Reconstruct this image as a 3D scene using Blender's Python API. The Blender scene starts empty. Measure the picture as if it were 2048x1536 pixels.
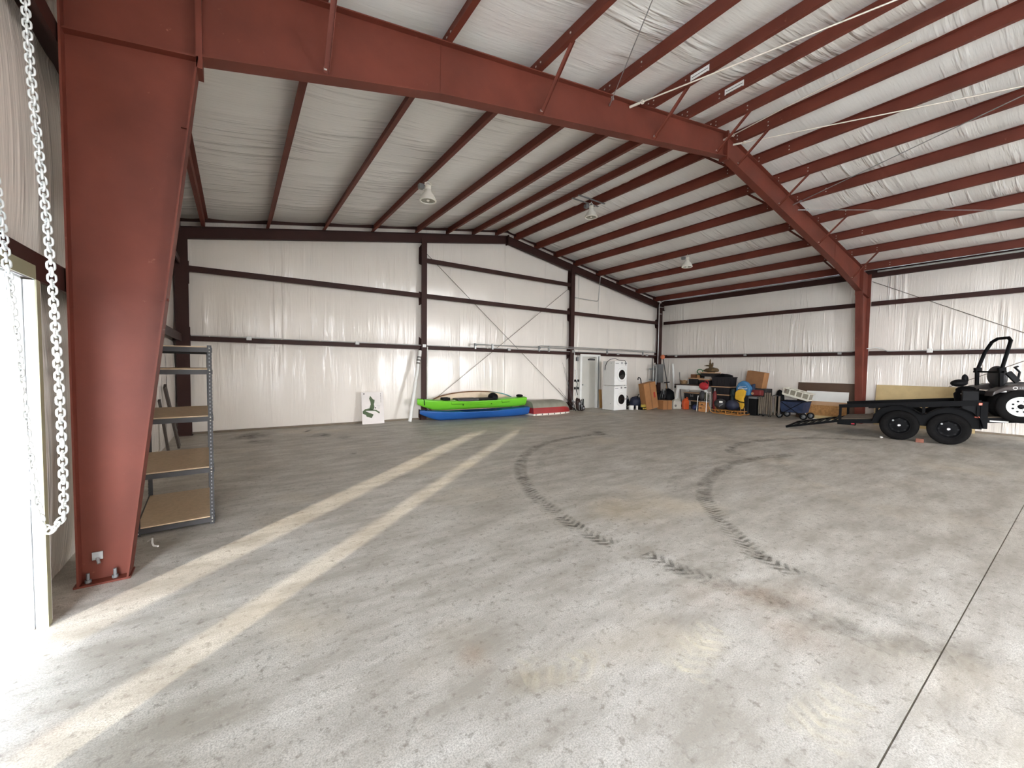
import bpy, math, random
from mathutils import Matrix, Vector, noise
PI = math.pi
random.seed(7)
SC = bpy.context.scene
COL = SC.collection

# ---------------------------------------------------------------- camera
cam_d = bpy.data.cameras.new('camera')
cam_d.sensor_fit = 'HORIZONTAL'; cam_d.sensor_width = 36.0
cam_d.lens = 803.92 * 36.0 / 2048.0
cam_d.clip_start = 0.05; cam_d.clip_end = 500
cam = bpy.data.objects.new('camera', cam_d); COL.objects.link(cam)
yaw, pitch, roll = 0.6026, 0.042, 0.0121
_R = Vector((math.cos(yaw), -math.sin(yaw), 0)); _F0 = Vector((math.sin(yaw), math.cos(yaw), 0)); _U0 = Vector((0, 0, 1))
_F = _F0 * math.cos(pitch) - _U0 * math.sin(pitch); _U = _U0 * math.cos(pitch) + _F0 * math.sin(pitch)
_X = _R * math.cos(roll) + _U * math.sin(roll); _Y = _U * math.cos(roll) - _R * math.sin(roll); _Z = -_F
cam.matrix_world = Matrix(((_X.x, _Y.x, _Z.x, 0), (_X.y, _Y.y, _Z.y, 0), (_X.z, _Y.z, _Z.z, 1.6968), (0, 0, 0, 1)))
SC.camera = cam

# ---------------------------------------------------------------- world, sun, door light portal, exposure
SUN_EL = math.radians(12.2)
SUN_DIR = Vector((1.0, 0.90, -math.tan(SUN_EL) * math.hypot(1.0, 0.90))).normalized()
W = bpy.data.worlds.new('world'); SC.world = W; W.use_nodes = True
_nt = W.node_tree; _nt.nodes.clear()
# thin bright haze: an even sky, a little paler toward the horizon all round
_tc = _nt.nodes.new('ShaderNodeTexCoord'); _sx = _nt.nodes.new('ShaderNodeSeparateXYZ'); _mr = _nt.nodes.new('ShaderNodeMapRange')
_mr.inputs['From Min'].default_value = 0.0; _mr.inputs['From Max'].default_value = 0.7
_mx = _nt.nodes.new('ShaderNodeMix'); _mx.data_type = 'RGBA'; _mx.inputs[6].default_value = (0.97, 0.975, 0.99, 1); _mx.inputs[7].default_value = (0.30, 0.36, 0.46, 1)
_bg = _nt.nodes.new('ShaderNodeBackground'); _bg.inputs['Strength'].default_value = 5.0
_ow = _nt.nodes.new('ShaderNodeOutputWorld')
_nt.links.new(_tc.outputs['Generated'], _sx.inputs[0]); _nt.links.new(_sx.outputs[2], _mr.inputs['Value']); _nt.links.new(_mr.outputs[0], _mx.inputs[0])
_nt.links.new(_mx.outputs[2], _bg.inputs[0]); _nt.links.new(_bg.outputs[0], _ow.inputs[0])
sun_d = bpy.data.lights.new('sun', 'SUN'); sun_d.energy = 0.8; sun_d.angle = math.radians(1.1); sun_d.color = (1.0, 0.88, 0.68)
sun = bpy.data.objects.new('sun', sun_d); COL.objects.link(sun)
sun.rotation_euler = SUN_DIR.to_track_quat('-Z', 'Y').to_euler(); sun.location = (-20, -20, 12)
DOOR_Y0, DOOR_Y1, DOOR_Z = 1.80, 3.73, 2.20
ADDED_BAYS = ((-10.9, -3.7, 4.25), (-3.0, -0.7, 4.25))               # vehicle doors added in the left wall, out of view, for fill light
ADDED_BACKS = ((13.2, 16.3, 4.2),)                                   # vehicle door added in the unseen back wall to light the far end
YBACK = -11.2
def portal(M, sx, sz):
    pd = bpy.data.lights.new('door_portal', 'AREA'); pd.shape = 'RECTANGLE'; pd.size = sx; pd.size_y = sz; pd.cycles.is_portal = True
    po = bpy.data.objects.new('door_portal', pd); COL.objects.link(po); po.matrix_world = M
for y0, y1, zt in ((DOOR_Y0, DOOR_Y1, DOOR_Z),) + ADDED_BAYS:
    portal(Matrix(((0, 0, -1, -1.36), (1, 0, 0, (y0 + y1) / 2), (0, -1, 0, zt / 2), (0, 0, 0, 1))), y1 - y0, zt)
for x0, x1, zt in ADDED_BACKS:
    portal(Matrix(((1, 0, 0, (x0 + x1) / 2), (0, 0, -1, YBACK - 0.15), (0, 1, 0, zt / 2), (0, 0, 0, 1))), x1 - x0, zt)
VS = SC.view_settings
VS.view_transform = 'Standard'; VS.look = 'None'; VS.gamma = 1.0; VS.use_curve_mapping = False
VS.exposure = 3.45
SC.cycles.max_bounces = 9; SC.cycles.diffuse_bounces = 7; SC.cycles.glossy_bounces = 4; SC.cycles.transparent_max_bounces = 12
SC.cycles.caustics_reflective = False; SC.cycles.caustics_refractive = False
SC.cycles.sample_clamp_indirect = 6.0

# ---------------------------------------------------------------- helpers
ROOT = {}
def s2l(c): return c / 12.92 if c <= 0.04045 else ((c + 0.055) / 1.055) ** 2.4
def rgb(r, g, b): return (s2l(r / 255), s2l(g / 255), s2l(b / 255), 1.0)

class MB:
    def __init__(s): s.v = []; s.f = []; s.sm = []
    def add(s, vs, fs, smooth=False):
        o = len(s.v); s.v += [tuple(p) for p in vs]; s.f += [tuple(i + o for i in f) for f in fs]; s.sm += [smooth] * len(fs); return s
    def box(s, x0, x1, y0, y1, z0, z1):
        vs = [(x, y, z) for x in (x0, x1) for y in (y0, y1) for z in (z0, z1)]
        return s.add(vs, [(0, 1, 3, 2), (4, 6, 7, 5), (0, 4, 5, 1), (2, 3, 7, 6), (0, 2, 6, 4), (1, 5, 7, 3)])
    def obox(s, c, size, M=None):
        M = M or Matrix.Identity(3); a, b, d = (q / 2 for q in size); c = Vector(c)
        vs = [c + M @ Vector((x, y, z)) for x in (-a, a) for y in (-b, b) for z in (-d, d)]
        return s.add(vs, [(0, 1, 3, 2), (4, 6, 7, 5), (0, 4, 5, 1), (2, 3, 7, 6), (0, 2, 6, 4), (1, 5, 7, 3)])
    def beam(s, p, q, w, h, up=(0, 0, 1)):
        p = Vector(p); q = Vector(q); d = (q - p); L = d.length; d.normalize(); u = Vector(up)
        if abs(d.dot(u)) > 0.98: u = Vector((1, 0, 0))
        r = d.cross(u).normalized(); u = r.cross(d)
        M = Matrix((r, d, u)).transposed()
        return s.obox((p + q) / 2, (w, L, h), M)
    def tube(s, pts, r, n=8, closed=False, caps=True):
        pts = [Vector(p) for p in pts]; N = len(pts); rings = []; nrm = None
        for i, p in enumerate(pts):
            a = pts[i - 1] if (i > 0 or closed) else p; b = pts[(i + 1) % N] if (i < N - 1 or closed) else p
            t = (b - a).normalized()
            if nrm is None:
                nrm = t.cross(Vector((0, 0, 1)) if abs(t.z) < 0.9 else Vector((1, 0, 0))).normalized()
            else:
                nrm = (nrm - t * nrm.dot(t)); nrm = nrm.normalized() if nrm.length > 1e-6 else t.orthogonal().normalized()
            bn = t.cross(nrm); rr = r[i] if isinstance(r, (list, tuple)) else r
            rings.append([p + (nrm * math.cos(2 * PI * k / n) + bn * math.sin(2 * PI * k / n)) * rr for k in range(n)])
        vs = [v for R in rings for v in R]; fs = []
        for i in range(N if closed else N - 1):
            j = (i + 1) % N
            for k in range(n): fs.append((i * n + k, i * n + (k + 1) % n, j * n + (k + 1) % n, j * n + k))
        s.add(vs, fs, True)
        if caps and not closed: s.add(rings[0], [tuple(range(n))[::-1]]); s.add(rings[-1], [tuple(range(n))])
        return s
    def lathe(s, prof, n=20, M=None, cap=True):
        M = M or Matrix.Identity(4); vs = []; fs = []
        for (r, z) in prof:
            for k in range(n): vs.append(M @ Vector((r * math.cos(2 * PI * k / n), r * math.sin(2 * PI * k / n), z)))
        for i in range(len(prof) - 1):
            for k in range(n): fs.append((i * n + k, i * n + (k + 1) % n, (i + 1) * n + (k + 1) % n, (i + 1) * n + k))
        s.add(vs, fs, True)
        if cap: s.add(vs[:n], [tuple(range(n))[::-1]]); s.add(vs[-n:], [tuple(range(n))])
        return s
    def prism(s, poly, o, u, v, w):
        """poly in (a,b); point = o + a*u + b*v ; extruded by vector w"""
        o, u, v, w = (Vector(q) for q in (o, u, v, w)); n = len(poly)
        A = [o + u * a + v * b for a, b in poly]; B = [p + w for p in A]
        return s.add(A + B, [tuple(range(n))[::-1], tuple(range(n, 2 * n))] + [(i, (i + 1) % n, n + (i + 1) % n, n + i) for i in range(n)])
    def grid(s, fn, nu, nv, smooth=True):
        vs = [fn(i / nu, j / nv) for j in range(nv + 1) for i in range(nu + 1)]
        return s.add(vs, [(j * (nu + 1) + i, j * (nu + 1) + i + 1, (j + 1) * (nu + 1) + i + 1, (j + 1) * (nu + 1) + i) for j in range(nv) for i in range(nu)], smooth)
    def ell(s, c, r, nu=14, nv=9, M=None, jit=0.0, seed=0):
        M = M or Matrix.Identity(3); c = Vector(c); vs = []; fs = []
        for j in range(nv + 1):
            t = PI * j / nv
            for i in range(nu):
                p = 2 * PI * i / nu; d = Vector((math.sin(t) * math.cos(p), math.sin(t) * math.sin(p), math.cos(t)))
                k = 1 + (jit * noise.noise(d * 2.3 + Vector((seed, seed * 1.7, 0))) if jit else 0)
                vs.append(c + M @ Vector((d.x * r[0] * k, d.y * r[1] * k, d.z * r[2] * k)))
        for j in range(nv):
            for i in range(nu): fs.append((j * nu + i, (j + 1) * nu + i, (j + 1) * nu + (i + 1) % nu, j * nu + (i + 1) % nu))
        return s.add(vs, fs, True)
    def mesh(s, name, mat, inv=None):
        me = bpy.data.meshes.new(name)
        vs = [inv @ Vector(p) for p in s.v] if inv else s.v
        me.from_pydata([tuple(p) for p in vs], [], s.f); me.polygons.foreach_set('use_smooth', s.sm)
        if mat: me.materials.append(mat)
        me.update(); return me
    def build(s, name, mat, parent=None, bevel=0.0, local=False, label=None, stuff=False):
        inv = None
        if parent is not None and not local: inv = ROOT[parent].inverted()
        o = bpy.data.objects.new(name, s.mesh(name, mat, inv)); COL.objects.link(o)
        if parent is not None: o.parent = parent; ROOT[o] = ROOT[parent]
        if bevel:
            m = o.modifiers.new('bevel', 'BEVEL'); m.width = bevel; m.segments = 2; m.limit_method = 'ANGLE'
        if label: o['label'] = label
        if stuff: o['kind'] = 'stuff'
        return o

def thing(name, label, cat, loc=(0, 0, 0), rot=(0, 0, 0), group=None, kind=None):
    o = bpy.data.objects.new(name, None); COL.objects.link(o); o.empty_display_size = 0.1
    o.location = loc; o.rotation_euler = rot
    ROOT[o] = Matrix.LocRotScale(Vector(loc), None if rot == (0, 0, 0) else __import__('mathutils').Euler(rot), None)
    if label: o['label'] = label
    if cat: o['category'] = cat
    if group: o['group'] = group
    if kind: o['kind'] = kind
    return o
def single(mb, name, mat, label, cat, group=None, bevel=0.0, kind=None):
    """one-mesh thing, origin at the centre of its base"""
    xs = [p[0] for p in mb.v]; ys = [p[1] for p in mb.v]; zs = [p[2] for p in mb.v]
    loc = Vector(((min(xs) + max(xs)) / 2, (min(ys) + max(ys)) / 2, min(zs)))
    o = bpy.data.objects.new(name, mb.mesh(name, mat, Matrix.Translation(-loc))); COL.objects.link(o); o.location = loc
    ROOT[o] = Matrix.Translation(loc)
    o['label'] = label
    if cat: o['category'] = cat
    if group: o['group'] = group
    if kind: o['kind'] = kind
    if bevel:
        m = o.modifiers.new('bevel', 'BEVEL'); m.width = bevel; m.segments = 2; m.limit_method = 'ANGLE'
    return o
def rotz(a): return Matrix.Rotation(a, 3, 'Z')

# ---------------------------------------------------------------- materials
def newmat(name):
    m = bpy.data.materials.new(name); m.use_nodes = True; nt = m.node_tree; b = nt.nodes['Principled BSDF']; return m, nt, b
def nd(nt, typ, **kw):
    n = nt.nodes.new(typ)
    for k, v in kw.items():
        if k in n.inputs: n.inputs[k].default_value = v
        else: setattr(n, k, v)
    return n
def tex(nt, scale=(1, 1, 1), coord='Object'):
    t = nt.nodes.new('ShaderNodeTexCoord'); m = nd(nt, 'ShaderNodeMapping'); m.inputs['Scale'].default_value = scale
    nt.links.new(t.outputs[coord], m.inputs['Vector']); return m.outputs[0]
def mixc(nt, fac, a, b):
    n = nt.nodes.new('ShaderNodeMix'); n.data_type = 'RGBA'
    for i, x in ((0, fac), (6, a), (7, b)):
        if hasattr(x, 'is_linked') or hasattr(x, 'links'): nt.links.new(x, n.inputs[i])
        else: n.inputs[i].default_value = x
    return n.outputs[2]
def ramp(nt, src, p0, p1, c0=0.0, c1=1.0):
    n = nt.nodes.new('ShaderNodeMapRange'); n.inputs['From Min'].default_value = p0; n.inputs['From Max'].default_value = p1
    n.inputs['To Min'].default_value = c0; n.inputs['To Max'].default_value = c1; nt.links.new(src, n.inputs['Value']); return n.outputs[0]
def noi(nt, vec, scale, detail=4, rough=0.55):
    n = nd(nt, 'ShaderNodeTexNoise', Scale=scale, Detail=detail, Roughness=rough); nt.links.new(vec, n.inputs['Vector']); return n.outputs['Fac']
def bump(nt, b, h, strength, dist):
    n = nd(nt, 'ShaderNodeBump', Strength=strength, Distance=dist); nt.links.new(h, n.inputs['Height']); nt.links.new(n.outputs[0], b.inputs['Normal']); return n
def mat(name, c, rough=0.6, metal=0.0, var=0.12, vscale=6.0, bmp=0.0, bscale=30.0, stretch=(1, 1, 1), emit=None, spec=0.5):
    m, nt, b = newmat(name); col = rgb(*c)
    b.inputs['Roughness'].default_value = rough; b.inputs['Metallic'].default_value = metal; b.inputs['Specular IOR Level'].default_value = spec
    v = tex(nt, stretch)
    if var > 0:
        lo = tuple(x * (1 - var) for x in col[:3]) + (1,); hi = tuple(min(1, x * (1 + var)) for x in col[:3]) + (1,)
        f = ramp(nt, noi(nt, v, vscale), 0.3, 0.7); nt.links.new(mixc(nt, f, lo, hi), b.inputs['Base Color'])
    else: b.inputs['Base Color'].default_value = col
    if bmp: bump(nt, b, noi(nt, v, bscale), bmp, 0.01)
    if emit: b.inputs['Emission Color'].default_value = rgb(*emit[0]); b.inputs['Emission Strength'].default_value = emit[1]
    return m

def vinyl(name, stretch, across, c=(242, 235, 226), fdist=0.038):
    """white vinyl insulation facing: pulled into folds that run one way"""
    m, nt, b = newmat(name)
    v1 = tex(nt, stretch); v2 = tex(nt, across)
    f = noi(nt, v1, 1.0, 3, 0.5)
    fold = ramp(nt, f, 0.50, 0.72); fine = noi(nt, v1, 3.2, 3, 0.6); patch = ramp(nt, noi(nt, v2, 1.0, 2), 0.42, 0.66)
    mul = nd(nt, 'ShaderNodeMath', operation='MULTIPLY'); nt.links.new(fold, mul.inputs[0]); nt.links.new(patch, mul.inputs[1])
    mul2 = nd(nt, 'ShaderNodeMath', operation='MULTIPLY_ADD'); nt.links.new(fine, mul2.inputs[0]); mul2.inputs[1].default_value = 0.22; nt.links.new(mul.outputs[0], mul2.inputs[2])
    bump(nt, b, mul2.outputs[0], 0.9, fdist)
    col = rgb(*c); lo = tuple(x * 0.90 for x in col[:3]) + (1,)
    nt.links.new(mixc(nt, noi(nt, v2, 2.0, 4), lo, col), b.inputs['Base Color'])
    b.inputs['Roughness'].default_value = 0.22; b.inputs['Specular IOR Level'].default_value = 0.6
    return m

def steel(name, c=(116, 58, 45), scuff=(168, 116, 96)):
    m, nt, b = newmat(name); v = tex(nt)
    n1 = ramp(nt, noi(nt, v, 1.6, 5), 0.35, 0.68); col = rgb(*c); lo = tuple(x * 0.74 for x in col[:3]) + (1,)
    base = mixc(nt, n1, lo, col)
    sp = ramp(nt, noi(nt, v, 9.0, 6, 0.7), 0.66, 0.74, 0, 0.55)
    nt.links.new(mixc(nt, sp, base, rgb(*scuff)), b.inputs['Base Color'])
    b.inputs['Roughness'].default_value = 0.55; b.inputs['Specular IOR Level'].default_value = 0.3
    bump(nt, b, noi(nt, v, 40, 3), 0.08, 0.005)
    return m

def concrete():
    m, nt, b = newmat('concrete'); v = tex(nt); vs = tex(nt, (0.55, 1.5, 1))
    a = ramp(nt, noi(nt, v, 0.35, 5, 0.6), 0.3, 0.7); c1 = mixc(nt, a, rgb(204, 198, 186), rgb(228, 225, 218))
    d = ramp(nt, noi(nt, vs, 2.4, 6, 0.68), 0.36, 0.66); c2 = mixc(nt, d, rgb(160, 153, 141), c1)
    g = ramp(nt, noi(nt, v, 120, 5, 0.8), 0.38, 0.58, 0.0, 1.0); c3 = mixc(nt, g, rgb(150, 145, 136), c2)
    pit = ramp(nt, noi(nt, v, 17, 6, 0.75), 0.34, 0.46); c3 = mixc(nt, pit, rgb(136, 129, 118), c3)
    warm = ramp(nt, noi(nt, v, 0.5, 3), 0.55, 0.75, 0, 0.35); c4 = mixc(nt, warm, c3, rgb(220, 203, 172))
    nt.links.new(c4, b.inputs['Base Color'])
    nt.links.new(ramp(nt, noi(nt, v, 1.1, 5, 0.65), 0.3, 0.7, 0.38, 0.62), b.inputs['Roughness'])
    b.inputs['Specular IOR Level'].default_value = 0.45
    bump(nt, b, noi(nt, v, 45, 5, 0.7), 0.25, 0.004)
    return m

def decal(name, c, rough, kind, strength=0.8):
    """a stain lying on the slab; shape comes from its own mesh (UV: u along, v across)"""
    m, nt, b = newmat(name); b.inputs['Base Color'].default_value = rgb(*c); b.inputs['Roughness'].default_value = rough; b.inputs['Specular IOR Level'].default_value = 0.2
    uv = nd(nt, 'ShaderNodeUVMap'); sep = nd(nt, 'ShaderNodeSeparateXYZ'); nt.links.new(uv.outputs[0], sep.inputs[0])
    obj = tex(nt)
    def math_(op, a, bb=None):
        n = nd(nt, 'ShaderNodeMath', operation=op)
        for i, x in enumerate((a, bb)):
            if x is None: continue
            if isinstance(x, (int, float)): n.inputs[i].default_value = x
            else: nt.links.new(x, n.inputs[i])
        return n.outputs[0]
    vv = sep.outputs[1]; edge = math_('SUBTRACT', 1.0, math_('POWER', math_('ABSOLUTE', math_('SUBTRACT', math_('MULTIPLY', vv, 2.0), 1.0)), 3.0 if kind != 'blob' else 1.5))
    nn = ramp(nt, noi(nt, obj, 5.0 if kind != 'blob' else 3.0, 6, 0.7), 0.36, 0.62)
    fac = math_('MULTIPLY', edge, nn)
    if kind in ('tread', 'fade'):
        w = math_('SINE', math_('ADD', math_('MULTIPLY', sep.outputs[0], 2 * PI / 0.085), math_('MULTIPLY', math_('ABSOLUTE', math_('SUBTRACT', vv, 0.5)), 14.0)))
        w = ramp(nt, w, -0.6, 0.5, 0.22 if kind == 'tread' else 0.7, 1.0); fac = math_('MULTIPLY', fac, w)
    if kind == 'blob':
        uu = sep.outputs[0]; eu = math_('SUBTRACT', 1.0, math_('POWER', math_('ABSOLUTE', math_('SUBTRACT', math_('MULTIPLY', uu, 2.0), 1.0)), 1.5)); fac = math_('MULTIPLY', fac, eu)
    fac = math_('MULTIPLY', fac, strength)
    tr = nd(nt, 'ShaderNodeBsdfTransparent'); mx = nd(nt, 'ShaderNodeMixShader'); out = nt.nodes['Material Output']
    nt.links.new(fac, mx.inputs[0]); nt.links.new(tr.outputs[0], mx.inputs[1]); nt.links.new(b.outputs[0], mx.inputs[2]); nt.links.new(mx.outputs[0], out.inputs[0])
    return m

M_CONC = concrete()
M_STEEL = steel('red_oxide_paint'); M_GIRT = steel('backlit_red_oxide', (60, 33, 28), (96, 64, 54))  # girts: same red oxide, darkened to carry their backlit shade in the colour
M_VWALL_E = vinyl('vinyl_end_wall', (6.0, 6.0, 0.36), (0.7, 0.7, 0.5), fdist=0.022)
M_VWALL_R = vinyl('vinyl_side_wall', (9.0, 9.0, 0.38), (0.7, 0.7, 0.6))
M_VROOF = vinyl('vinyl_roof', (0.55, 7.0, 0.55), (0.5, 0.8, 0.5), (240, 238, 234))
M_GALV = mat('galvanised_steel', (176, 178, 178), 0.38, 0.7, 0.15, 12)
M_CHAIN = mat('bright_zinc_chain', (226, 230, 230), 0.32, 0.35, 0.06, 12)
M_WHITE = mat('white_paint', (232, 232, 228), 0.45, 0, 0.04, 3)
M_TRIM = mat('white_trim', (236, 238, 240), 0.4, 0, 0.05, 2)
M_OLIVE = mat('trim_edge', (150, 148, 122), 0.5, 0, 0.08, 3)
M_BLACK = mat('black_plastic', (15, 15, 17), 0.6, 0, 0.2, 8, spec=0.18)
M_BLKMET = mat('black_paint', (10, 10, 12), 0.6, 0.0, 0.2, 8, spec=0.10)
M_RUBBER = mat('rubber', (22, 21, 21), 0.8, 0, 0.2, 10, 0.15, 60, spec=0.08)
M_GREY = mat('grey_metal', (128, 130, 131), 0.45, 0.3, 0.08, 6)
M_DKGREY = mat('charcoal', (58, 57, 58), 0.55, 0.1, 0.1, 8)
M_BOLT = mat('bolt_zinc', (205, 200, 190), 0.35, 0.4, 0.05, 10)
M_WOOD = mat('pine', (190, 146, 92), 0.6, 0, 0.2, 5, 0, 30, (1, 1, 0.15))
M_PART = mat('particle_board', (196, 172, 140), 0.55, 0, 0.10, 30)
M_CARD = mat('cardboard', (168, 118, 74), 0.8, 0, 0.08, 4)
M_CARD2 = mat('cardboard_dark', (142, 100, 64), 0.8, 0, 0.12, 4)
# ================================================================ the building
XL, XR, YE, YB, RX = -1.2, 17.3, 12.23, YBACK, 7.98      # faces of the insulation, ridge x
SL = 0.1676
def zraf(x): return 6.332 - SL * abs(x - RX)               # top of the frames' rafters
def zins(x): return zraf(x) + 0.215                        # roof insulation
def wallz(x): return zins(x) + 0.03

def structure(name, label=None):
    return thing(name, label, None, kind='structure')

# ---- floor slab: two pours with a sawn joint between, one mesh
floor_root = structure('floor', 'grey concrete slab with a sawn joint, dusty tyre marks and stains')
JY = 0.463
fb = MB(); fb.box(-1.35, XR + 0.1, JY + 0.004, YE + 0.1, -0.15, 0.0); fb.build('slab', M_CONC, floor_root)
fb = MB(); fb.box(-1.35, XR + 0.1, YB - 0.1, JY - 0.004, -0.15, 0.0); fb.build('slab', M_CONC, floor_root)
M_JOINT = mat('joint_filler', (112, 104, 92), 0.8)
fb = MB(); fb.box(-1.35, XR + 0.1, JY - 0.004, JY + 0.004, -0.15, -0.006); fb.build('joint_filler', M_JOINT, floor_root)
def strip(pts, w, material, name='tyre_mark', lift=0.0015):
    pts = [Vector((p[0], p[1], 0)) for p in pts]
    # resample with Catmull-Rom
    P = []
    for i in range(len(pts) - 1):
        p0 = pts[max(i - 1, 0)]; p1 = pts[i]; p2 = pts[i + 1]; p3 = pts[min(i + 2, len(pts) - 1)]
        for k in range(6):
            t = k / 6; P.append(0.5 * ((2 * p1) + (p2 - p0) * t + (2 * p0 - 5 * p1 + 4 * p2 - p3) * t * t + (3 * p1 - p0 - 3 * p2 + p3) * t ** 3))
    P.append(pts[-1]); vs = []; uv = []; L = 0.0
    for i, p in enumerate(P):
        d = (P[min(i + 1, len(P) - 1)] - P[max(i - 1, 0)]).normalized(); n = Vector((-d.y, d.x, 0))
        if i: L += (p - P[i - 1]).length
        vs += [p + n * w / 2 + Vector((0, 0, lift)), p - n * w / 2 + Vector((0, 0, lift))]; uv += [(L, 0), (L, 1)]
    mb = MB(); mb.add(vs, [(2 * i, 2 * i + 1, 2 * i + 3, 2 * i + 2) for i in range(len(P) - 1)])
    o = mb.build(name, material, floor_root); lay = o.data.uv_layers.new(name='UVMap')
    for l in o.data.loops: lay.data[l.index].uv = uv[l.vertex_index]
    return o
def blob(cx, cy, rx, ry, material, name='stain', rot=0.0, lift=0.001):
    mb = MB(); c, s_ = math.cos(rot), math.sin(rot)
    vs = [(cx + c * a * rx - s_ * b * ry, cy + s_ * a * rx + c * b * ry, lift) for a, b in ((-1, -1), (1, -1), (1, 1), (-1, 1))]
    mb.add(vs, [(0, 1, 2, 3)]); o = mb.build(name, material, floor_root); lay = o.data.uv_layers.new(name='UVMap')
    for l, q in zip(o.data.loops, ((0, 0), (1, 0), (1, 1), (0, 1))): lay.data[l.index].uv = q
    return o
D_TYRE = decal('tyre_rubber', (72, 66, 58), 0.6, 'fade', 0.44); D_TREAD = decal('tyre_tread', (62, 57, 50), 0.6, 'tread', 0.52)
D_FAINT = decal('tyre_faint', (92, 84, 74), 0.6, 'fade', 0.20); D_DUST = decal('clay_dust', (190, 140, 92), 0.8, 'blob', 0.22)
D_DARK = decal('dark_stain', (52, 44, 36), 0.6, 'blob', 0.75); D_YEL = decal('yellow_dust', (186, 160, 110), 0.8, 'blob', 0.22)
D_PALE = decal('pale_tread_dust', (240, 230, 204), 0.8, 'tread', 0.35); D_SMUDGE = decal('grey_smudge', (96, 90, 82), 0.6, 'blob', 0.09)
strip([(7.90, 7.10), (6.85, 7.20), (5.68, 6.92), (4.67, 6.26), (4.01, 5.55), (3.54, 4.83)], .24, D_TYRE)
strip([(9.16, 3.43), (8.33, 3.62), (7.24, 3.64), (6.12, 3.38), (5.42, 3.07), (4.93, 2.76)], .24, D_TYRE)
strip([(12.93, 3.12), (11.93, 4.04), (10.70, 4.44), (9.56, 4.60), (8.60, 4.33), (8.23, 3.99)], .24, D_TYRE)
strip([(3.62, 4.95), (3.28, 4.28), (3.13, 3.75), (3.00, 3.21), (2.95, 2.85), (2.98, 2.56)], .24, D_TREAD)
strip([(5.01, 2.82), (4.49, 2.34), (4.21, 2.04), (4.00, 1.79), (3.84, 1.64)], .24, D_TREAD)
strip([(3.97, 1.76), (3.87, 1.53), (3.84, 1.33)], .24, D_TREAD)
strip([(3.07, 2.28), (3.08, 1.98), (3.13, 1.70)], .24, D_TREAD)
strip([(7.48, 3.85), (6.60, 3.82), (5.85, 3.72), (5.25, 3.45), (4.96, 3.22)], .2, D_FAINT)
strip([(8.74, 3.47), (7.88, 3.03), (7.47, 2.71), (6.90, 2.19)], .2, D_FAINT)
strip([(6.68, 6.68), (5.62, 6.43), (4.75, 5.86), (4.13, 5.16)], .2, D_FAINT)
strip([(12.12, 3.29), (10.89, 3.88), (9.90, 4.05)], .2, D_FAINT)
strip([(3.13, 1.70), (3.19, 1.22), (3.30, 0.85), (3.52, 0.43)], .26, D_FAINT)
strip([(3.84, 1.33), (3.80, 0.93), (3.72, 0.57), (3.64, 0.25)], .26, D_FAINT)
strip([(3.04, 2.05), (3.25, 1.45), (3.29, 0.98), (3.32, 0.61)], .26, D_FAINT)
strip([(2.65, 0.69), (2.43, 0.69), (2.16, 0.67)], .3, D_PALE)
strip([(2.58, 1.35), (2.33, 1.32), (2.03, 1.25)], .3, D_PALE)
strip([(1.27, 1.73), (1.50, 1.67), (1.73, 1.57)], .3, D_PALE)
blob(3.02, 0.97, 0.31, 0.23, D_DUST, rot=-0.59)
blob(1.13, 1.99, 0.12, 0.15, D_DUST, rot=-0.58)
blob(3.18, 1.41, 0.61, 0.23, D_DUST, rot=-0.58)
blob(-0.80, 2.71, 0.20, 0.17, D_DUST, rot=-0.59)
blob(3.90, 3.20, 0.68, 0.62, D_YEL, rot=-0.57)
blob(0.38, 4.98, 0.32, 0.31, D_YEL, rot=-0.57)
blob(1.39, 1.61, 0.33, 0.11, D_YEL, rot=-0.59)
blob(0.31, 11.22, 0.40, 0.66, D_DARK, rot=-0.53)
blob(0.42, 10.33, 0.32, 0.28, D_DARK, rot=-0.54)
blob(1.71, 10.55, 0.26, 0.32, D_DARK, rot=-0.53)
blob(1.50, 11.38, 0.07, 0.27, D_DARK, rot=-0.52)
blob(2.09, 9.93, 0.14, 0.22, D_DARK, rot=-0.53)
blob(1.83, 8.04, 0.09, 0.14, D_DARK, rot=-0.54)
blob(7.85, 7.40, 0.16, 0.26, D_DARK, rot=-0.53)
blob(-0.42, 2.95, 0.42, 0.21, D_SMUDGE, rot=-0.59)
blob(2.26, 2.67, 0.53, 0.41, D_SMUDGE, rot=-0.58)
blob(3.06, 0.78, 0.62, 0.21, D_SMUDGE, rot=-0.58)
blob(0.46, 1.90, 0.35, 0.12, D_SMUDGE, rot=-0.59)
blob(3.39, 0.41, 0.36, 0.19, D_SMUDGE, rot=-0.59)


# ---- end wall
we = structure('wall_end', 'white vinyl insulated end wall with dark steel girts and columns')
GZ = (2.29, 3.893, 5.0)
def pleat(u, z, seed): return 0.0
def bulge(z, levels, amp):
    for a, b in zip(levels[:-1], levels[1:]):
        if a <= z <= b: t = (z - a) / (b - a); return amp * math.sin(PI * t) ** 0.6
    return 0.0
def wpanel(parent, material, p_of, w0, w1, ztop, levels, amp=0.05, seed=0, nu=10, nv=44, z0=0.0):
    """one width of insulation; p_of(s, offset, z) gives the point"""
    def fn(i, j):
        s_ = w0 + (w1 - w0) * i; zt = ztop(s_); z = z0 + (zt - z0) * j
        off = bulge(z, levels, amp) * (0.55 + 0.45 * math.sin(PI * i) ** 0.5) + 0.012 * noise.noise(Vector((s_ * 3.1, z * 0.5, seed)))
        off += 0.018 * max(0, noise.noise(Vector((s_ * 9.0, z * 0.35, seed + 5.0)))) * (0.5 + 0.5 * math.sin(PI * i))
        return p_of(s_, off, z)
    mb = MB(); mb.grid(fn, nu, nv); return mb.build('insulation_panel', material, parent)
seams = [XL] + [0.75 + 1.83 * k for k in range(9)] + [XR]
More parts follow.
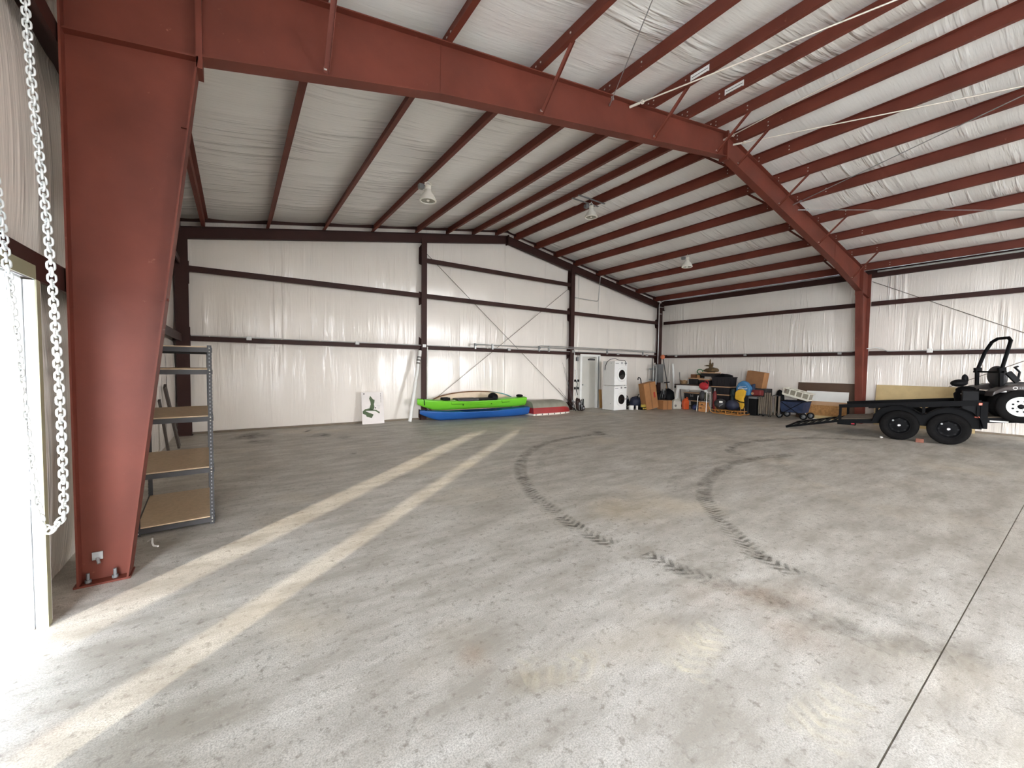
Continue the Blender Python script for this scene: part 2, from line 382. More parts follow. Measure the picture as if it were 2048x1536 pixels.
DX0, DX1, DZ = 11.66, 12.84, 2.27
for k in range(len(seams) - 1):
    a, b = seams[k], seams[k + 1]
    cuts = [a] + [c for c in (DX0, RX, DX1) if a < c < b] + [b]
    for c0, c1 in zip(cuts[:-1], cuts[1:]):
        z0 = DZ if (c0 >= DX0 - 1e-6 and c1 <= DX1 + 1e-6) else 0.0
        wpanel(we, M_VWALL_E, lambda s_, off, z: (s_, YE - off, z), c0, c1, wallz, [z0, 2.29, 3.893, 5.0, 9] if z0 < 2 else [2.27, 2.29, 3.893, 9], 0.05, k, max(4, int((c1 - c0) * 9)), 48, z0)
def girt(parent, p, q, inward, h=0.14, d=0.2, name='girt'):
    """channel girt from p to q (face centre line), inward = unit vector to the room"""
    p, q, n = Vector(p), Vector(q), Vector(inward); mb = MB(); t = 0.006
    prof = [(0, -h / 2), (0, h / 2), (-d, h / 2), (-d, h / 2 - 0.07), (-d + t, h / 2 - 0.07), (-d + t, h / 2 - t), (-t, h / 2 - t), (-t, -h / 2 + t), (-0.03, -h / 2 + t), (-0.03, -h / 2)]
    mb.prism(prof, p, n, (0, 0, 1), q - p); return mb.build(name, M_GIRT, parent)
C1, C2, C3, CC = (-1.12, -0.87), (4.79, 4.97), (11.06, 11.25), (16.75, 17.0)
for z in GZ[:2]:
    for a, b in ((C1[1], C2[0]), (C2[1], C3[0]), (C3[1], CC[0])):
        girt(we, (a, YE - 0.2, z), (b, YE - 0.2, z), (0, -1, 0))
girt(we, (C2[1], YE - 0.2, GZ[2]), (C3[0], YE - 0.2, GZ[2]), (0, -1, 0))
girt(we, (XL, YE - 0.2, GZ[0]), (C1[0], YE - 0.2, GZ[0]), (0, -1, 0)); girt(we, (XL, YE - 0.2, GZ[1]), (C1[0], YE - 0.2, GZ[1]), (0, -1, 0))
def zrb(x): return 6.057 - SL * abs(x - RX)
for a, b in (C1, C2, C3, CC):
    mb = MB(); zt = zrb((a + b) / 2) + 0.1; m = (a + b) / 2
    mb.box(a, b, YE - 0.255, YE - 0.243, 0, zt); mb.box(a, b, YE - 0.03, YE - 0.018, 0, zt); mb.box(m - 0.006, m + 0.006, YE - 0.243, YE - 0.03, 0, zt)
    mb.box(a - 0.02, b + 0.02, YE - 0.27, YE - 0.01, 0, 0.015)
    mb.build('column', M_GIRT, we)
for s_ in (-1, 1):
    x0, x1 = (XL + 0.1, RX) if s_ < 0 else (RX, XR - 0.1); mb = MB(); y0, y1 = YE - 0.245, YE - 0.135
    d = Vector((x1 - x0, 0, zrb(x1) - zrb(x0)))
    mb.prism([(y0, -0.006), (y0, 0.006), (y1, 0.006), (y1, -0.006)], (x0, 0, zrb(x0) + 0.006), (0, 1, 0), (0, 0, 1), d)
    mb.prism([(y0, -0.006), (y0, 0.006), (y1, 0.006), (y1, -0.006)], (x0, 0, zrb(x0) + 0.269), (0, 1, 0), (0, 0, 1), d)
    ym = (y0 + y1) / 2; mb.prism([(ym - 0.006, 0), (ym - 0.006, 0.275), (ym + 0.006, 0.275), (ym + 0.006, 0)], (x0, 0, zrb(x0)), (0, 1, 0), (0, 0, 1), d)
    mb.build('rafter', M_GIRT, we)
    mb = MB(); d2 = Vector((x1 - x0, 0, zraf(x1) - zraf(x0)))
    mb.prism([(YE - 0.20, 0.112), (YE - 0.20, 0.205), (YE - 0.193, 0.205), (YE - 0.193, 0.112)], (x0, 0, zraf(x0)), (0, 1, 0), (0, 0, 1), d2); mb.build('rake_angle', M_GIRT, we)
mb = MB(); mb.box(RX - 0.02, RX + 0.02, YE - 0.33, YE - 0.15, zrb(RX) - 0.05, zraf(RX)); mb.build('apex_plate', M_GIRT, we)
M_BASE = mat('base_angle', (120, 108, 92), 0.7)
for a, b in ((C1[1], C2[0]), (C2[1], C3[0]), (DX1, CC[0])):
    mb = MB(); mb.box(a, b, YE - 0.09, YE - 0.04, 0, 0.05); mb.build('base_angle', M_BASE, we)

# ---- right wall
wr = structure('wall_right', 'white vinyl insulated side wall with shiny upright folds and two steel girts')
RZ = lambda s_: 5.03
ys = [YB + 1.83 * k for k in range(13)] + [YE]
for k in range(len(ys) - 1):
    wpanel(wr, M_VWALL_R, lambda s_, off, z: (XR - off, s_, z), ys[k], ys[k + 1], RZ, [0, 2.29, 3.893, 5.1], 0.05, 40 + k, 14, 40)
for z in GZ[:2]:
    for a, b in ((YB, -3.4), (-3.4, 4.26), (4.42, YE - 0.25)): girt(wr, (XR - 0.2, a, z), (XR - 0.2, b, z), (-1, 0, 0))
mb = MB(); mb.prism([(0, 4.74), (0, 4.985), (-0.2, 4.985 - 0.03), (-0.2, 4.95 - 0.02), (-0.012, 4.96), (-0.012, 4.752), (-0.09, 4.752), (-0.09, 4.74)], (XR - 0.2, YB, 0), (-1, 0, 0), (0, 0, 1), (0, YE - YB - 0.1, 0))
mb.build('eave_strut', M_GIRT, wr)
mb = MB(); mb.box(XR - 0.10, XR - 0.05, YB, YE, 0, 0.05); mb.build('base_angle', M_BASE, wr)

# ---- left wall with the open doorway beside the camera
wl = structure('wall_left', 'white vinyl insulated side wall around the open doorway')
def lpanel(a, b, z0, z1, k, lv): wpanel(wl, M_VWALL_R, lambda s_, off, z: (XL + off, s_, z), a, b, lambda s_: z1, lv, 0.06, 70 + k, max(3, int((b - a) * 8)), 36 if z1 - z0 > 2 else 14, z0)
yl = sorted([YB + 1.83 * k for k in range(13)] + [YE, DOOR_Y0, DOOR_Y1 + 0.1] + [q for B in ADDED_BAYS for q in B[:2]])
for k in range(len(yl) - 1):
    a, b = yl[k], yl[k + 1]
    if b - a < 0.02: continue
    m = (a + b) / 2; z0 = DOOR_Z + 0.06 if DOOR_Y0 < m < DOOR_Y1 + 0.1 else max([B[2] for B in ADDED_BAYS if B[0] < m < B[1]] + [0.0])
    lpanel(a, b, z0, 5.03, k, [z0, 2.29, 4.03, 5.1] if z0 < 2 else [z0, 4.03, 5.1])
for z in (2.29, 4.03):
    stops = [YB] + [q for B in ADDED_BAYS for q in B[:2]] + [YE - 0.25]
    for a, b in (zip(stops[0::2], stops[1::2]) if z < 3 else ((YB, YE - 0.25),)):
        girt(wl, (XL + 0.19, a, z), (XL + 0.19, b, z), (1, 0, 0), 0.17 if z < 3 else 0.14)
mb = MB(); mb.prism([(0, 4.74), (0, 4.985), (-0.2, 4.955), (-0.2, 4.93), (-0.012, 4.96), (-0.012, 4.752), (-0.09, 4.752), (-0.09, 4.74)], (XL + 0.2, YB, 0), (1, 0, 0), (0, 0, 1), (0, YE - YB - 0.1, 0))
mb.build('eave_strut', M_GIRT, wl)
# outside skin so daylight comes only through the openings
M_SKIN = mat('outer_sheeting', (176, 178, 176), 0.5, 0.2)
mb = MB()
_op = sorted(list(ADDED_BAYS) + [(DOOR_Y0, DOOR_Y1, DOOR_Z + 0.05)]); _y = YB
for y0, y1, zt in _op: mb.box(XL - 0.12, XL - 0.10, _y, y0, 0, 5.12); mb.box(XL - 0.12, XL - 0.10, y0, y1, zt, 5.12); _y = y1
mb.box(XL - 0.12, XL - 0.10, _y, YE + 0.1, 0, 5.12)
mb.build('outer_sheeting', M_SKIN, wl)
mb = MB(); mb.box(XR + 0.1, XR + 0.12, YB, YE + 0.1, 0, 5.12); mb.build('outer_sheeting', M_SKIN, wr)
mb = MB(); mb.prism([(XL - 0.12, -0.0), (XR + 0.12, 0.0), (XR + 0.12, 5.1), (RX, 6.7), (XL - 0.12, 5.1)], (0, YE + 0.1, 0), (1, 0, 0), (0, 0, 1), (0, 0.02, 0)); mb.build('outer_sheeting', M_SKIN, we)

# door frame of the open doorway (white trim with a stepped jamb)
d2 = structure('door_2', 'white trimmed frame of the open doorway beside the hoist chain')
for yj, sg in ((DOOR_Y1, 1), (DOOR_Y0, -1)):
    def jb(x0, x1, dy0, dy1, z1=DOOR_Z, z0=0.0):
        m_ = MB(); m_.box(x0, x1, min(yj + sg * dy0, yj + sg * dy1), max(yj + sg * dy0, yj + sg * dy1), z0, z1); return m_
    jb(-1.066, -1.014, 0.012, 0.10).build('jamb_stop', M_TRIM, d2, 0.003); jb(-1.186, -1.070, 0.0, 0.10).build('jamb_face', M_TRIM, d2, 0.003)
    jb(-1.34, -1.190, 0.010, 0.10).build('jamb_outer', M_TRIM, d2, 0.003); jb(-1.014, -1.006, 0.0, 0.06).build('jamb_edge', M_OLIVE, d2)
for x0, x1, dz, nm, mm in ((-1.066, -1.014, 0.012, 'head_stop', M_TRIM), (-1.186, -1.070, 0.0, 'head_face', M_TRIM), (-1.34, -1.190, 0.010, 'head_outer', M_TRIM), (-1.014, -1.006, 0.0, 'head_edge', M_OLIVE)):
    mb = MB(); mb.box(x0, x1, DOOR_Y0, DOOR_Y1, DOOR_Z + dz, DOOR_Z + 0.085); mb.build(nm, mm, d2)

# ---- back wall, behind the camera
wb = structure('wall_back', 'white vinyl insulated end wall behind the camera with a vehicle door added for light')
bx = sorted([XL + 1.85 * k for k in range(11)] + [q for B in ADDED_BACKS for q in B[:2]])
for k in range(len(bx) - 1):
    a, b = bx[k], bx[k + 1]; m = (a + b) / 2; z0 = max([B[2] for B in ADDED_BACKS if B[0] < m < B[1]] + [0.0])
    if b - a > 0.02: wpanel(wb, M_VWALL_E, lambda s_, off, z: (s_, YB + off, z), a, b, wallz, [0, 2.29, 3.893, 9] if z0 < 1 else [z0, 9], 0.05, 90 + k, 6, 16, z0)
stops = [XL] + [q for B in ADDED_BACKS for q in B[:2]] + [XR]
for z in GZ[:2]:
    for a, b in zip(stops[0::2], stops[1::2]): girt(wb, (a, YB + 0.2, z), (b, YB + 0.2, z), (0, 1, 0))

# ---- roof: insulation widths and purlins
ce = structure('ceiling', 'white vinyl roof insulation sagging between rust red purlins')
POFF = (0.40, 1.33, 2.28, 3.32, 4.63, 5.92, 7.23, 8.53)
HW = RX - XL
for s_ in (-1, 1):
    kn = [0.0] + list(POFF) + [HW]
    us = []
    for a, b in zip(kn[:-1], kn[1:]): us += [(a + (b - a) * i / 6, i / 6) for i in range(6)]
    us.append((HW, 0.0))
    yk = [YB] + [YB + 1.72 + 1.83 * k for k in range(12)] + [YE]
    for k in range(len(yk) - 1):
        y0, y1 = yk[k], yk[k + 1]; nv = 12; vs = []
        for j in range(nv + 1):
            y = y0 + (y1 - y0) * j / nv; e = min(j, nv - j) / nv
            for d, t in us:
                sag = (0.045 + 0.02 * math.exp(-e * 30)) * (1 - (2 * t - 1) ** 2) if 0 < t < 1 else 0
                sag *= 0.8 + 0.5 * noise.noise(Vector((d * 0.8, y * 0.9, s_ * 3.0)))
                sag += 0.010 * noise.noise(Vector((d * 0.7, y * 6.0, s_ * 5.0))) * (1 if 0 < t < 1 else 0)
                x = RX + s_ * d; vs.append((x, y, zins(x) - sag))
        n = len(us); mb = MB(); mb.add(vs, [(j * n + i, j * n + i + 1, (j + 1) * n + i + 1, (j + 1) * n + i) for j in range(nv) for i in range(n - 1)], True)
        mb.build('insulation_panel', M_VROOF, ce)
    mb = MB(); mb.prism([(0, 0.12), (0, 0.14), (HW + 0.15, 0.14 - SL * (HW + 0.15)), (HW + 0.15, 0.12 - SL * (HW + 0.15))], (RX, YB - 0.1, zins(RX)), (s_, 0, 0), (0, 0, 1), (0, YE - YB + 0.25, 0)); mb.build('roof_sheet', M_SKIN, ce)
    for d in POFF:
        x = RX + s_ * d; t = 0.006; h = 0.203; f = 0.065
        # zee profile: top flange uphill, bottom flange downhill
        a = -s_
        prof = [(-t / 2, 0), (-t / 2, h - t), (-t / 2 - 0, h), (f, h), (f, h - t), (t / 2, h - t), (t / 2, 0), (t / 2, 0), (-f, 0.0), (-f, 0.016), (-f + t, 0.016), (-f + t, t), (-t / 2, t)]
        prof = [(-f, 0), (t / 2, 0), (t / 2, h - t), (f, h - t), (f, h), (-t / 2, h), (-t / 2, t), (-f + t, t), (-f + t, 0.018), (-f, 0.018)]
        mb = MB(); mb.prism(prof, (x, YB, zraf(x)), (a, 0, 0), (0, 0, 1), (0, YE - YB - 0.05, 0))
        pu = mb.build('purlin', M_STEEL, ce)
        mb = MB()
        for yb_ in (4.34 - 0.62, 4.34 + 0.62, 4.34 - 0.05, 4.34 + 0.05):
            for zz in (0.06, 0.13): mb.obox((x - s_ * -0.008 * 0 - 0.0, yb_, zraf(x) + zz), (0.022, 0.018, 0.018))
        mb.build('bolt_heads', M_BOLT, pu, stuff=True)

# ---- main portal frame
fr = thing('portal_frame', 'rust red tapered steel portal frame spanning the building in front of the far bay', 'steel frame', (RX, 4.34, 0))
FY0, FY1, FYM = 4.265, 4.415, 4.34
def mx(x, s_): return x if s_ < 0 else 2 * RX - x
for s_ in (-1, 1):
    inner = [(-0.728, 0.012), (-0.226, 4.19)]; zt = zraf(-1.0)
    mb = MB(); web = [(-1.0, 0.012), inner[0], inner[1], (-0.2, zraf(-0.2)), (-1.0, zt)]
    mb.prism([(mx(a, s_), b) for a, b in web], (0, FYM - 0.006, 0), (1, 0, 0), (0, 0, 1), (0, 0.012, 0))
    xo = mx(-1.0, s_); mb.box(min(xo, xo - s_ * -0.012 * -1), max(xo, xo - s_ * 0.012), FY0 - 0.02, FY1 + 0.02, 0.012, zt)
    a, b = Vector((mx(inner[0][0], s_), 0, inner[0][1])), Vector((mx(inner[1][0], s_), 0, inner[1][1])); dv = (b - a)
    mb.prism([(FY0 - 0.02, 0), (FY1 + 0.02, 0), (FY1 + 0.02, 0.012), (FY0 - 0.02, 0.012)], a, (0, 1, 0), (1, 0, 0), dv)
    mb.box(min(mx(-0.226, s_), mx(-0.2, s_)) - 0.004, max(mx(-0.226, s_), mx(-0.2, s_)) + 0.012, FY0 - 0.02, FY1 + 0.02, 4.10, zraf(-0.2) - 0.01)
    for zz, rise in ((4.19, -0.12),):   # web stiffener level with the bottom flange of the rafter
        mb.prism([(mx(-0.99, s_), zz + rise), (mx(-0.235, s_), zz), (mx(-0.235, s_), zz + 0.012), (mx(-0.99, s_), zz + rise + 0.012)], (0, FY0, 0), (1, 0, 0), (0, 0, 1), (0, 0.15, 0))
    co = mb.build('column', M_STEEL, fr)
    bp = MB(); x0, x1 = sorted((mx(-1.02, s_), mx(-0.705, s_))); bp.box(x0, x1, FY0 - 0.02, FY1 + 0.02, 0, 0.014); pl = bp.build('base_plate', M_STEEL, co)
    for xb_ in (-0.95, -0.80):
        for yy in (4.295, 4.385):
            ab = MB(); ab.lathe([(0.011, 0.014), (0.011, 0.085)], 8, Matrix.Translation((mx(xb_, s_) + 0.06 * -s_ * 0, yy, 0))); ab.lathe([(0.02, 0.014), (0.02, 0.036)], 6, Matrix.Translation((mx(xb_, s_), yy, 0))); ab.build('anchor_bolt', M_GREY, co)
    # brace hole and clip low on the web
    bc = MB(); bc.obox((mx(-0.90, s_), FY0 + 0.06, 0.20), (0.06, 0.012, 0.06)); bc.tube([(mx(-0.90, s_), FY0 + 0.05, 0.185), (mx(-0.885, s_), FY0 + 0.02, 0.15)], 0.011, 8); bc.build('brace_washer', M_GALV, co)
    for zc in (2.20, 3.62):
        cl = MB(); cl.box(*sorted((mx(-0.50 if zc < 3 else -0.34, s_), mx(-0.44 if zc < 3 else -0.29, s_))), FYM - 0.03, FYM - 0.006, zc, zc + 0.02); cl.build('clip', M_STEEL, co)
    bot = [(-0.2, 4.215), (1.94, 4.74), (7.98, 5.872)]
    mb = MB(); poly = bot + [(7.98, zraf(7.98)), (-0.2, zraf(-0.2))]
    mb.prism([(mx(a, s_), b) for a, b in poly], (0, FYM - 0.006, 0), (1, 0, 0), (0, 0, 1), (0, 0.012, 0))
    for (a0, b0), (a1, b1) in zip(bot[:-1], bot[1:]):
        mb.prism([(FY0, -0.006), (FY1, -0.006), (FY1, 0.008), (FY0, 0.008)], (mx(a0, s_), 0, b0), (0, 1, 0), (0, 0, 1), (mx(a1, s_) - mx(a0, s_), 0, b1 - b0))
    mb.prism([(FY0, -0.012), (FY1, -0.012), (FY1, 0), (FY0, 0)], (mx(-0.2, s_), 0, zraf(-0.2)), (0, 1, 0), (0, 0, 1), (mx(7.98, s_) - mx(-0.2, s_), 0, zraf(7.98) - zraf(-0.2)))
    xs0, xs1 = sorted((mx(1.95, s_), mx(1.962, s_))); mb.box(xs0, xs1, FYM - 0.011, FYM + 0.011, 4.74, zraf(1.95))
    ra = mb.build('rafter', M_STEEL, fr)
    ep = MB(); x0, x1 = sorted((mx(7.98, s_), mx(7.955, s_))); ep.box(x0, x1, FY0 - 0.01, FY1 + 0.01, 5.80, zraf(7.98) + 0.02); ep.build('end_plate', M_STEEL, ra)
    for d in (7.23, 4.63, 2.28, 0.40):
        xp = RX + s_ * d; xq = abs(xp - RX); 
        zb = 5.872 - (5.872 - 4.74) * min(xq, 6.04) / 6.04 - (max(0, xq - 6.04)) * (4.74 - 4.215) / 2.14
        for sy in (-1, 1):
            br = MB(); p = Vector((xp, FYM + sy * 0.07, zb + 0.02)); q = Vector((xp, FYM + sy * 0.66, zraf(xp) + 0.03))
            br.beam(p, q, 0.045, 0.006, (0, 0, 1)); dd = (q - p).normalized(); off = Vector((0.0225, 0, 0)); br.beam(p + off, q + off, 0.006, 0.045, (0, 0, 1)); br.build('flange_brace', M_STEEL, ra)
            if sy < 0:
                bb = MB(); bb.obox((xp - 0.01, FYM + sy * 0.085, zb + 0.045), (0.025, 0.02, 0.025)); bb.build('brace_bolt', M_BOLT, ra)

# ---- ground outside and an added, unseen evergreen that breaks up the low sun
M_GRAVEL = mat('pale_gravel', (190, 188, 182), 0.9, 0, 0.2, 3, 0.3, 40)
mb = MB(); mb.box(-60, -1.35, -60, 50, -0.2, -0.03); mb.box(-1.35, 60, -60, YBACK - 0.1, -0.2, -0.03); gr = single(mb, 'ground', M_GRAVEL, 'pale gravel yard outside the open doorway', None, kind='structure')
M_LEAF = mat('evergreen', (58, 76, 44), 0.8, 0, 0.3, 12, 0.5, 20)
def added_shrub(s0, s1, dist, h, label):
    k = Vector((-SUN_DIR.x, -SUN_DIR.y, 0)).normalized(); c = Vector((-1.3, (s0 + s1) / 2, 0)) + k * dist
    w = (s1 - s0) * abs(k.x) / 2
    prof = [(0.25, 0), (0.92, 0.05), (1.0, 0.3), (1.0, 0.75), (0.9, 0.9), (0.45, 0.98), (0.05, 1.0)]; n = 22; nz = 24; vs = []
    for j in range(nz + 1):
        t = j / nz
        for (r0, t0), (r1, t1) in zip(prof[:-1], prof[1:]):
            if t0 <= t <= t1: r = r0 + (r1 - r0) * (t - t0) / (t1 - t0)
        for i in range(n):
            a = 2 * PI * i / n; kk = 1 + 0.07 * noise.noise(Vector((math.cos(a) * 3, math.sin(a) * 3, t * h * 3 + s0)))
            vs.append((c.x + math.cos(a) * w * r * kk, c.y + math.sin(a) * w * r * kk, -0.03 + t * h))
    mb = MB(); mb.add(vs, [(j * n + i, j * n + (i + 1) % n, (j + 1) * n + (i + 1) % n, (j + 1) * n + i) for j in range(nz) for i in range(n)], True)
    single(mb, 'added_columnar_shrub', M_LEAF, label, 'added_shrub')
added_shrub(2.12, 3.02, 2.6, 3.6, 'columnar evergreen added outside the doorway to split the sun, unseen')

# added porch roof, unseen: it keeps high sky light off the doorway
po_ = thing('added_porch_roof', 'sheet metal porch roof added outside the doorway to block high sky, unseen', 'porch', (-2.6, 2.5, 0), kind='structure')
mb = MB(); mb.prism([(-1.33, 2.95), (-1.33, 3.0), (-4.6, 2.75), (-4.6, 2.70)], (0, 0.6, 0), (1, 0, 0), (0, 0, 1), (0, 6.4, 0)); mb.build('added_porch_sheet', M_SKIN, po_)
for yy in (0.8, 6.8):
    mb = MB(); mb.box(-4.55, -4.43, yy - 0.06, yy + 0.06, -0.03, 2.72); mb.build('added_porch_post', M_SKIN, po_)

# added round tower, unseen: its shade keeps the low sun out of the added doors
_k = Vector((-SUN_DIR.x, -SUN_DIR.y, 0)).normalized(); _c = Vector((-1.3, (ADDED_BAYS[0][0] + ADDED_BAYS[-1][1]) / 2, 0)) + _k * 17
M_BLOCKER = mat('light_blocker_metal', (178, 180, 178), 0.5, 0.2)
si = thing('added_silo', 'tall round metal tower added across the yard to block the sun, unseen', 'added_silo', (_c.x, _c.y, -0.03))
mb = MB(); mb.lathe([(4.3, 0), (4.3, 8.6)], 32); mb.build('added_silo_wall', M_BLOCKER, si, local=True)
mb = MB(); mb.lathe([(4.4, 8.55), (4.4, 8.65), (0.3, 10.0), (0.3, 10.2)], 32); mb.build('added_silo_roof', M_BLOCKER, si, local=True)

# added unseen shed, cutting the sky light that reaches the small doorway
ns = thing('added_shed', 'grey sheet metal shed added across the yard to dim the small doorway, unseen', 'shed', (-9.0, 7.6, -0.03))
mb = MB(); mb.box(-11.5, -6.6, 0.3, 15.0, -0.03, 4.6); mb.build('added_shed_wall', M_BLOCKER, ns)
mb = MB(); mb.prism([(-6.4, 4.55), (-9.05, 5.7), (-11.7, 4.55), (-11.7, 4.65), (-9.05, 5.8), (-6.4, 4.65)], (0, 0.1, 0), (1, 0, 0), (0, 0, 1), (0, 15.1, 0)); mb.build('added_shed_roof', M_SKIN, ns)
# ================================================================ fittings on the building
# ---- walk door in the end wall
d1 = structure('door_1', 'pale grey steel walk door with a closer, beside the stacked washer and dryer')
M_DOOR = mat('door_paint', (196, 194, 186), 0.5, 0, 0.04, 3)
for x0, x1, z0, z1, nm in ((11.66, 11.77, 0, 2.27, 'frame_jamb'), (12.62, 12.84, 0, 2.27, 'frame_jamb'), (11.77, 12.62, 2.17, 2.27, 'frame_head')):
    mb = MB(); mb.box(x0, x1, 12.02, 12.21, z0, z1); mb.build(nm, M_WHITE, d1, 0.006)
mb = MB(); mb.box(11.775, 12.615, 12.09, 12.135, 0.012, 2.165); leaf = mb.build('door_leaf', M_DOOR, d1, 0.004)
mb = MB(); mb.box(12.15, 12.52, 12.03, 12.085, 2.02, 2.08); mb.beam((12.2, 12.05, 2.10), (12.5, 12.0, 2.13), 0.02, 0.02); mb.build('door_closer', M_DKGREY, leaf, 0.006)
mb = MB(); mb.lathe([(0.03, 0), (0.03, 0.01), (0.012, 0.012), (0.012, 0.05), (0.03, 0.055), (0.034, 0.075), (0.02, 0.09)], 12, Matrix.Translation((11.84, 12.09, 1.0)) @ Matrix.Rotation(PI / 2, 4, 'X')); mb.build('door_knob', M_GALV, leaf)
mb = MB(); mb.box(12.70, 12.74, 12.0, 12.02, 0.02, 2.2); mb.build('weather_strip', M_GREY, d1)

def pipe(pts, r, material, name, parent, n=8): mb = MB(); mb.tube(pts, r, n); return mb.build(name, material, parent)
def jbox(c, material, parent, s_=(0.11, 0.06, 0.09), name='junction_box'):
    mb = MB(); mb.obox(c, s_); mb.lathe([(0.03, 0), (0.03, 0.012)], 10, Matrix.Translation((c[0], c[1], c[2])) @ (Matrix.Rotation(PI / 2, 4, 'X') if s_[1] < s_[0] + 0.02 and parent is not CR else Matrix.Rotation(-PI / 2, 4, 'Y')) @ Matrix.Translation((0, 0, s_[1] / 2 if parent is not CR else s_[0] / 2)))
    return mb.build(name, material, parent, 0.006)
M_PIPE = mat('conduit', (182, 182, 180), 0.4, 0.45, 0.05, 6)
CR = None
CE = thing('electrical_conduit', 'long grey conduit with junction boxes along the lowest girt of the end wall', 'conduit', (4.9, 12.0, 2.2))
pipe([(-0.85, 12.005, 2.345), (16.6, 12.005, 2.345)], 0.013, M_PIPE, 'conduit_pipe', CE)
for x in (0.287, 2.868, 4.885, 8.1, 13.9, 15.9): jbox((x, 11.985, 2.33), M_PIPE, CE)
pipe([(4.985, 11.96, 2.31), (4.985, 11.96, 0.5)], 0.014, M_WHITE, 'conduit_drop', CE); pipe([(11.27, 11.96, 2.31), (11.27, 11.96, 0.35)], 0.014, M_WHITE, 'conduit_drop', CE)
jbox((11.2, 11.965, 2.36), M_PIPE, CE, (0.12, 0.06, 0.1))
for x in (-0.5, 1.0, 1.9, 3.7, 5.8, 7.2): mb = MB(); mb.obox((x, 12.0, 2.345), (0.02, 0.045, 0.03)); mb.build('conduit_strap', M_BOLT, CE)
CU = thing('air_line', 'grey pipe on stand-off brackets running above the conduit to the corner', 'pipe', (6.7, 11.98, 2.3))
pipe([(6.71, 11.97, 2.36), (6.71, 11.97, 2.44), (6.76, 11.97, 2.455), (16.55, 11.97, 2.475)], 0.017, M_PIPE, 'pipe_run', CU)
pipe([(9.47, 11.95, 2.40), (9.47, 11.95, 2.51), (9.52, 11.95, 2.52), (16.3, 11.95, 2.53)], 0.014, M_PIPE, 'pipe_run', CU)
for x in (6.71, 7.4, 9.47, 9.95, 13.2, 15.6): mb = MB(); mb.box(x - 0.025, x + 0.025, 11.955, 12.02, 2.30, 2.50); mb.build('pipe_bracket', M_GALV, CU)
for x in (6.71, 9.47): mb = MB(); mb.obox((x, 11.955, 2.44), (0.09, 0.05, 0.07)); mb.build('pipe_valve', M_GREY, CU, 0.01)
CG = thing('bent_conduit', 'thin grey conduit bent in a hook high on the end wall right of the column', 'conduit', (11.28, 12.0, 4.45))
pipe([(11.26, 12.0, 4.52), (12.0, 12.0, 4.505), (12.50, 12.0, 4.495), (12.585, 12.0, 4.52), (12.62, 12.0, 4.60), (12.62, 11.93, 5.45), (12.64, 11.90, 5.56), (12.76, 11.90, 5.58)], 0.012, M_PIPE, 'conduit_pipe', CG)
CR = thing('wall_conduit', 'grey conduit with square boxes along the lower girt of the right wall', 'conduit', (17.06, 5.0, 2.2))
pipe([(17.07, 11.7, 2.345), (17.07, 4.70, 2.345)], 0.013, M_PIPE, 'conduit_pipe', CR); pipe([(17.07, 4.70, 2.345), (16.9, 4.5, 2.38), (16.62, 4.45, 2.40)], 0.012, M_PIPE, 'conduit_flex', CR)
pipe([(16.62, 4.2, 2.42), (16.8, 4.05, 2.46), (16.98, 3.92, 2.43), (17.07, 3.8, 2.345), (17.07, -6.0, 2.345)], 0.013, M_PIPE, 'conduit_flex', CR)
for y in (11.23, 8.12, 5.02): jbox((17.05, y, 2.31), M_PIPE, CR, (0.06, 0.1, 0.09))
jbox((17.045, 2.85, 2.34), M_WHITE, CR, (0.06, 0.12, 0.12), 'outlet_box')
CV = thing('eave_conduit', 'pale conduit running under the roof along the top of the right wall', 'conduit', (17.03, 5.0, 4.8))
pipe([(16.62, 11.90, 1.95), (16.62, 11.90, 4.72), (16.66, 11.88, 4.86), (16.80, 11.75, 4.93), (17.03, 11.5, 4.945), (17.03, 4.6, 4.945)], 0.022, M_PIPE, 'conduit_pipe', CV)
pipe([(17.03, 4.12, 5.0), (17.03, -6.0, 5.0)], 0.015, M_WHITE, 'conduit_pipe', CV); pipe([(17.02, 4.12, 4.90), (17.02, -6.0, 4.90)], 0.03, M_PIPE, 'conduit_pipe', CV)
mb = MB(); mb.obox((16.98, 4.75, 4.88), (0.05, 0.16, 0.05)); mb.build('conduit_fitting', M_WHITE, CV, 0.01)
for q_ in ((16.95, 4.62), (16.80, 4.30)): mb = MB(); mb.box(16.60, q_[0], 11.86, 11.93, q_[1], q_[1] + 0.02); mb.build('conduit_strut', M_GALV, CV)
EP = thing('breaker_panel', 'grey breaker panel with looping conduits on the corner column', 'electrical panel', (16.72, 11.9, 1.0))
mb = MB(); mb.box(16.52, 16.90, 11.78, 11.95, 1.05, 1.92); mb.build('panel_box', M_GREY, EP, 0.008)
mb = MB(); mb.box(16.545, 16.875, 11.765, 11.78, 1.08, 1.89); mb.build('panel_cover', M_GREY, EP, 0.004)
pipe([(16.46, 11.86, 0.95), (16.46, 11.86, 1.72), (16.42, 11.86, 1.86), (16.34, 11.86, 1.90), (16.27, 11.86, 1.82), (16.25, 11.86, 1.65), (16.25, 11.86, 0.95)], 0.024, M_PIPE, 'panel_conduit', EP)
pipe([(16.22, 11.9, 0.95), (16.20, 11.9, 2.15), (16.17, 11.92, 2.26)], 0.016, M_DKGREY, 'panel_conduit', EP)
for q_ in (1.15, 1.65): mb = MB(); mb.box(16.10, 16.70, 11.95, 11.985, q_, q_ + 0.07); mb.build('panel_strut', M_GALV, EP)
WR = thing('water_riser', 'white riser pipe with black clamps between the column and the walk door', 'pipe', (11.4, 11.95, 0.4))
pipe([(11.40, 11.95, 0.55), (11.40, 11.95, 1.45), (11.38, 11.95, 1.58), (11.33, 11.97, 1.62)], 0.028, M_WHITE, 'riser_pipe', WR)
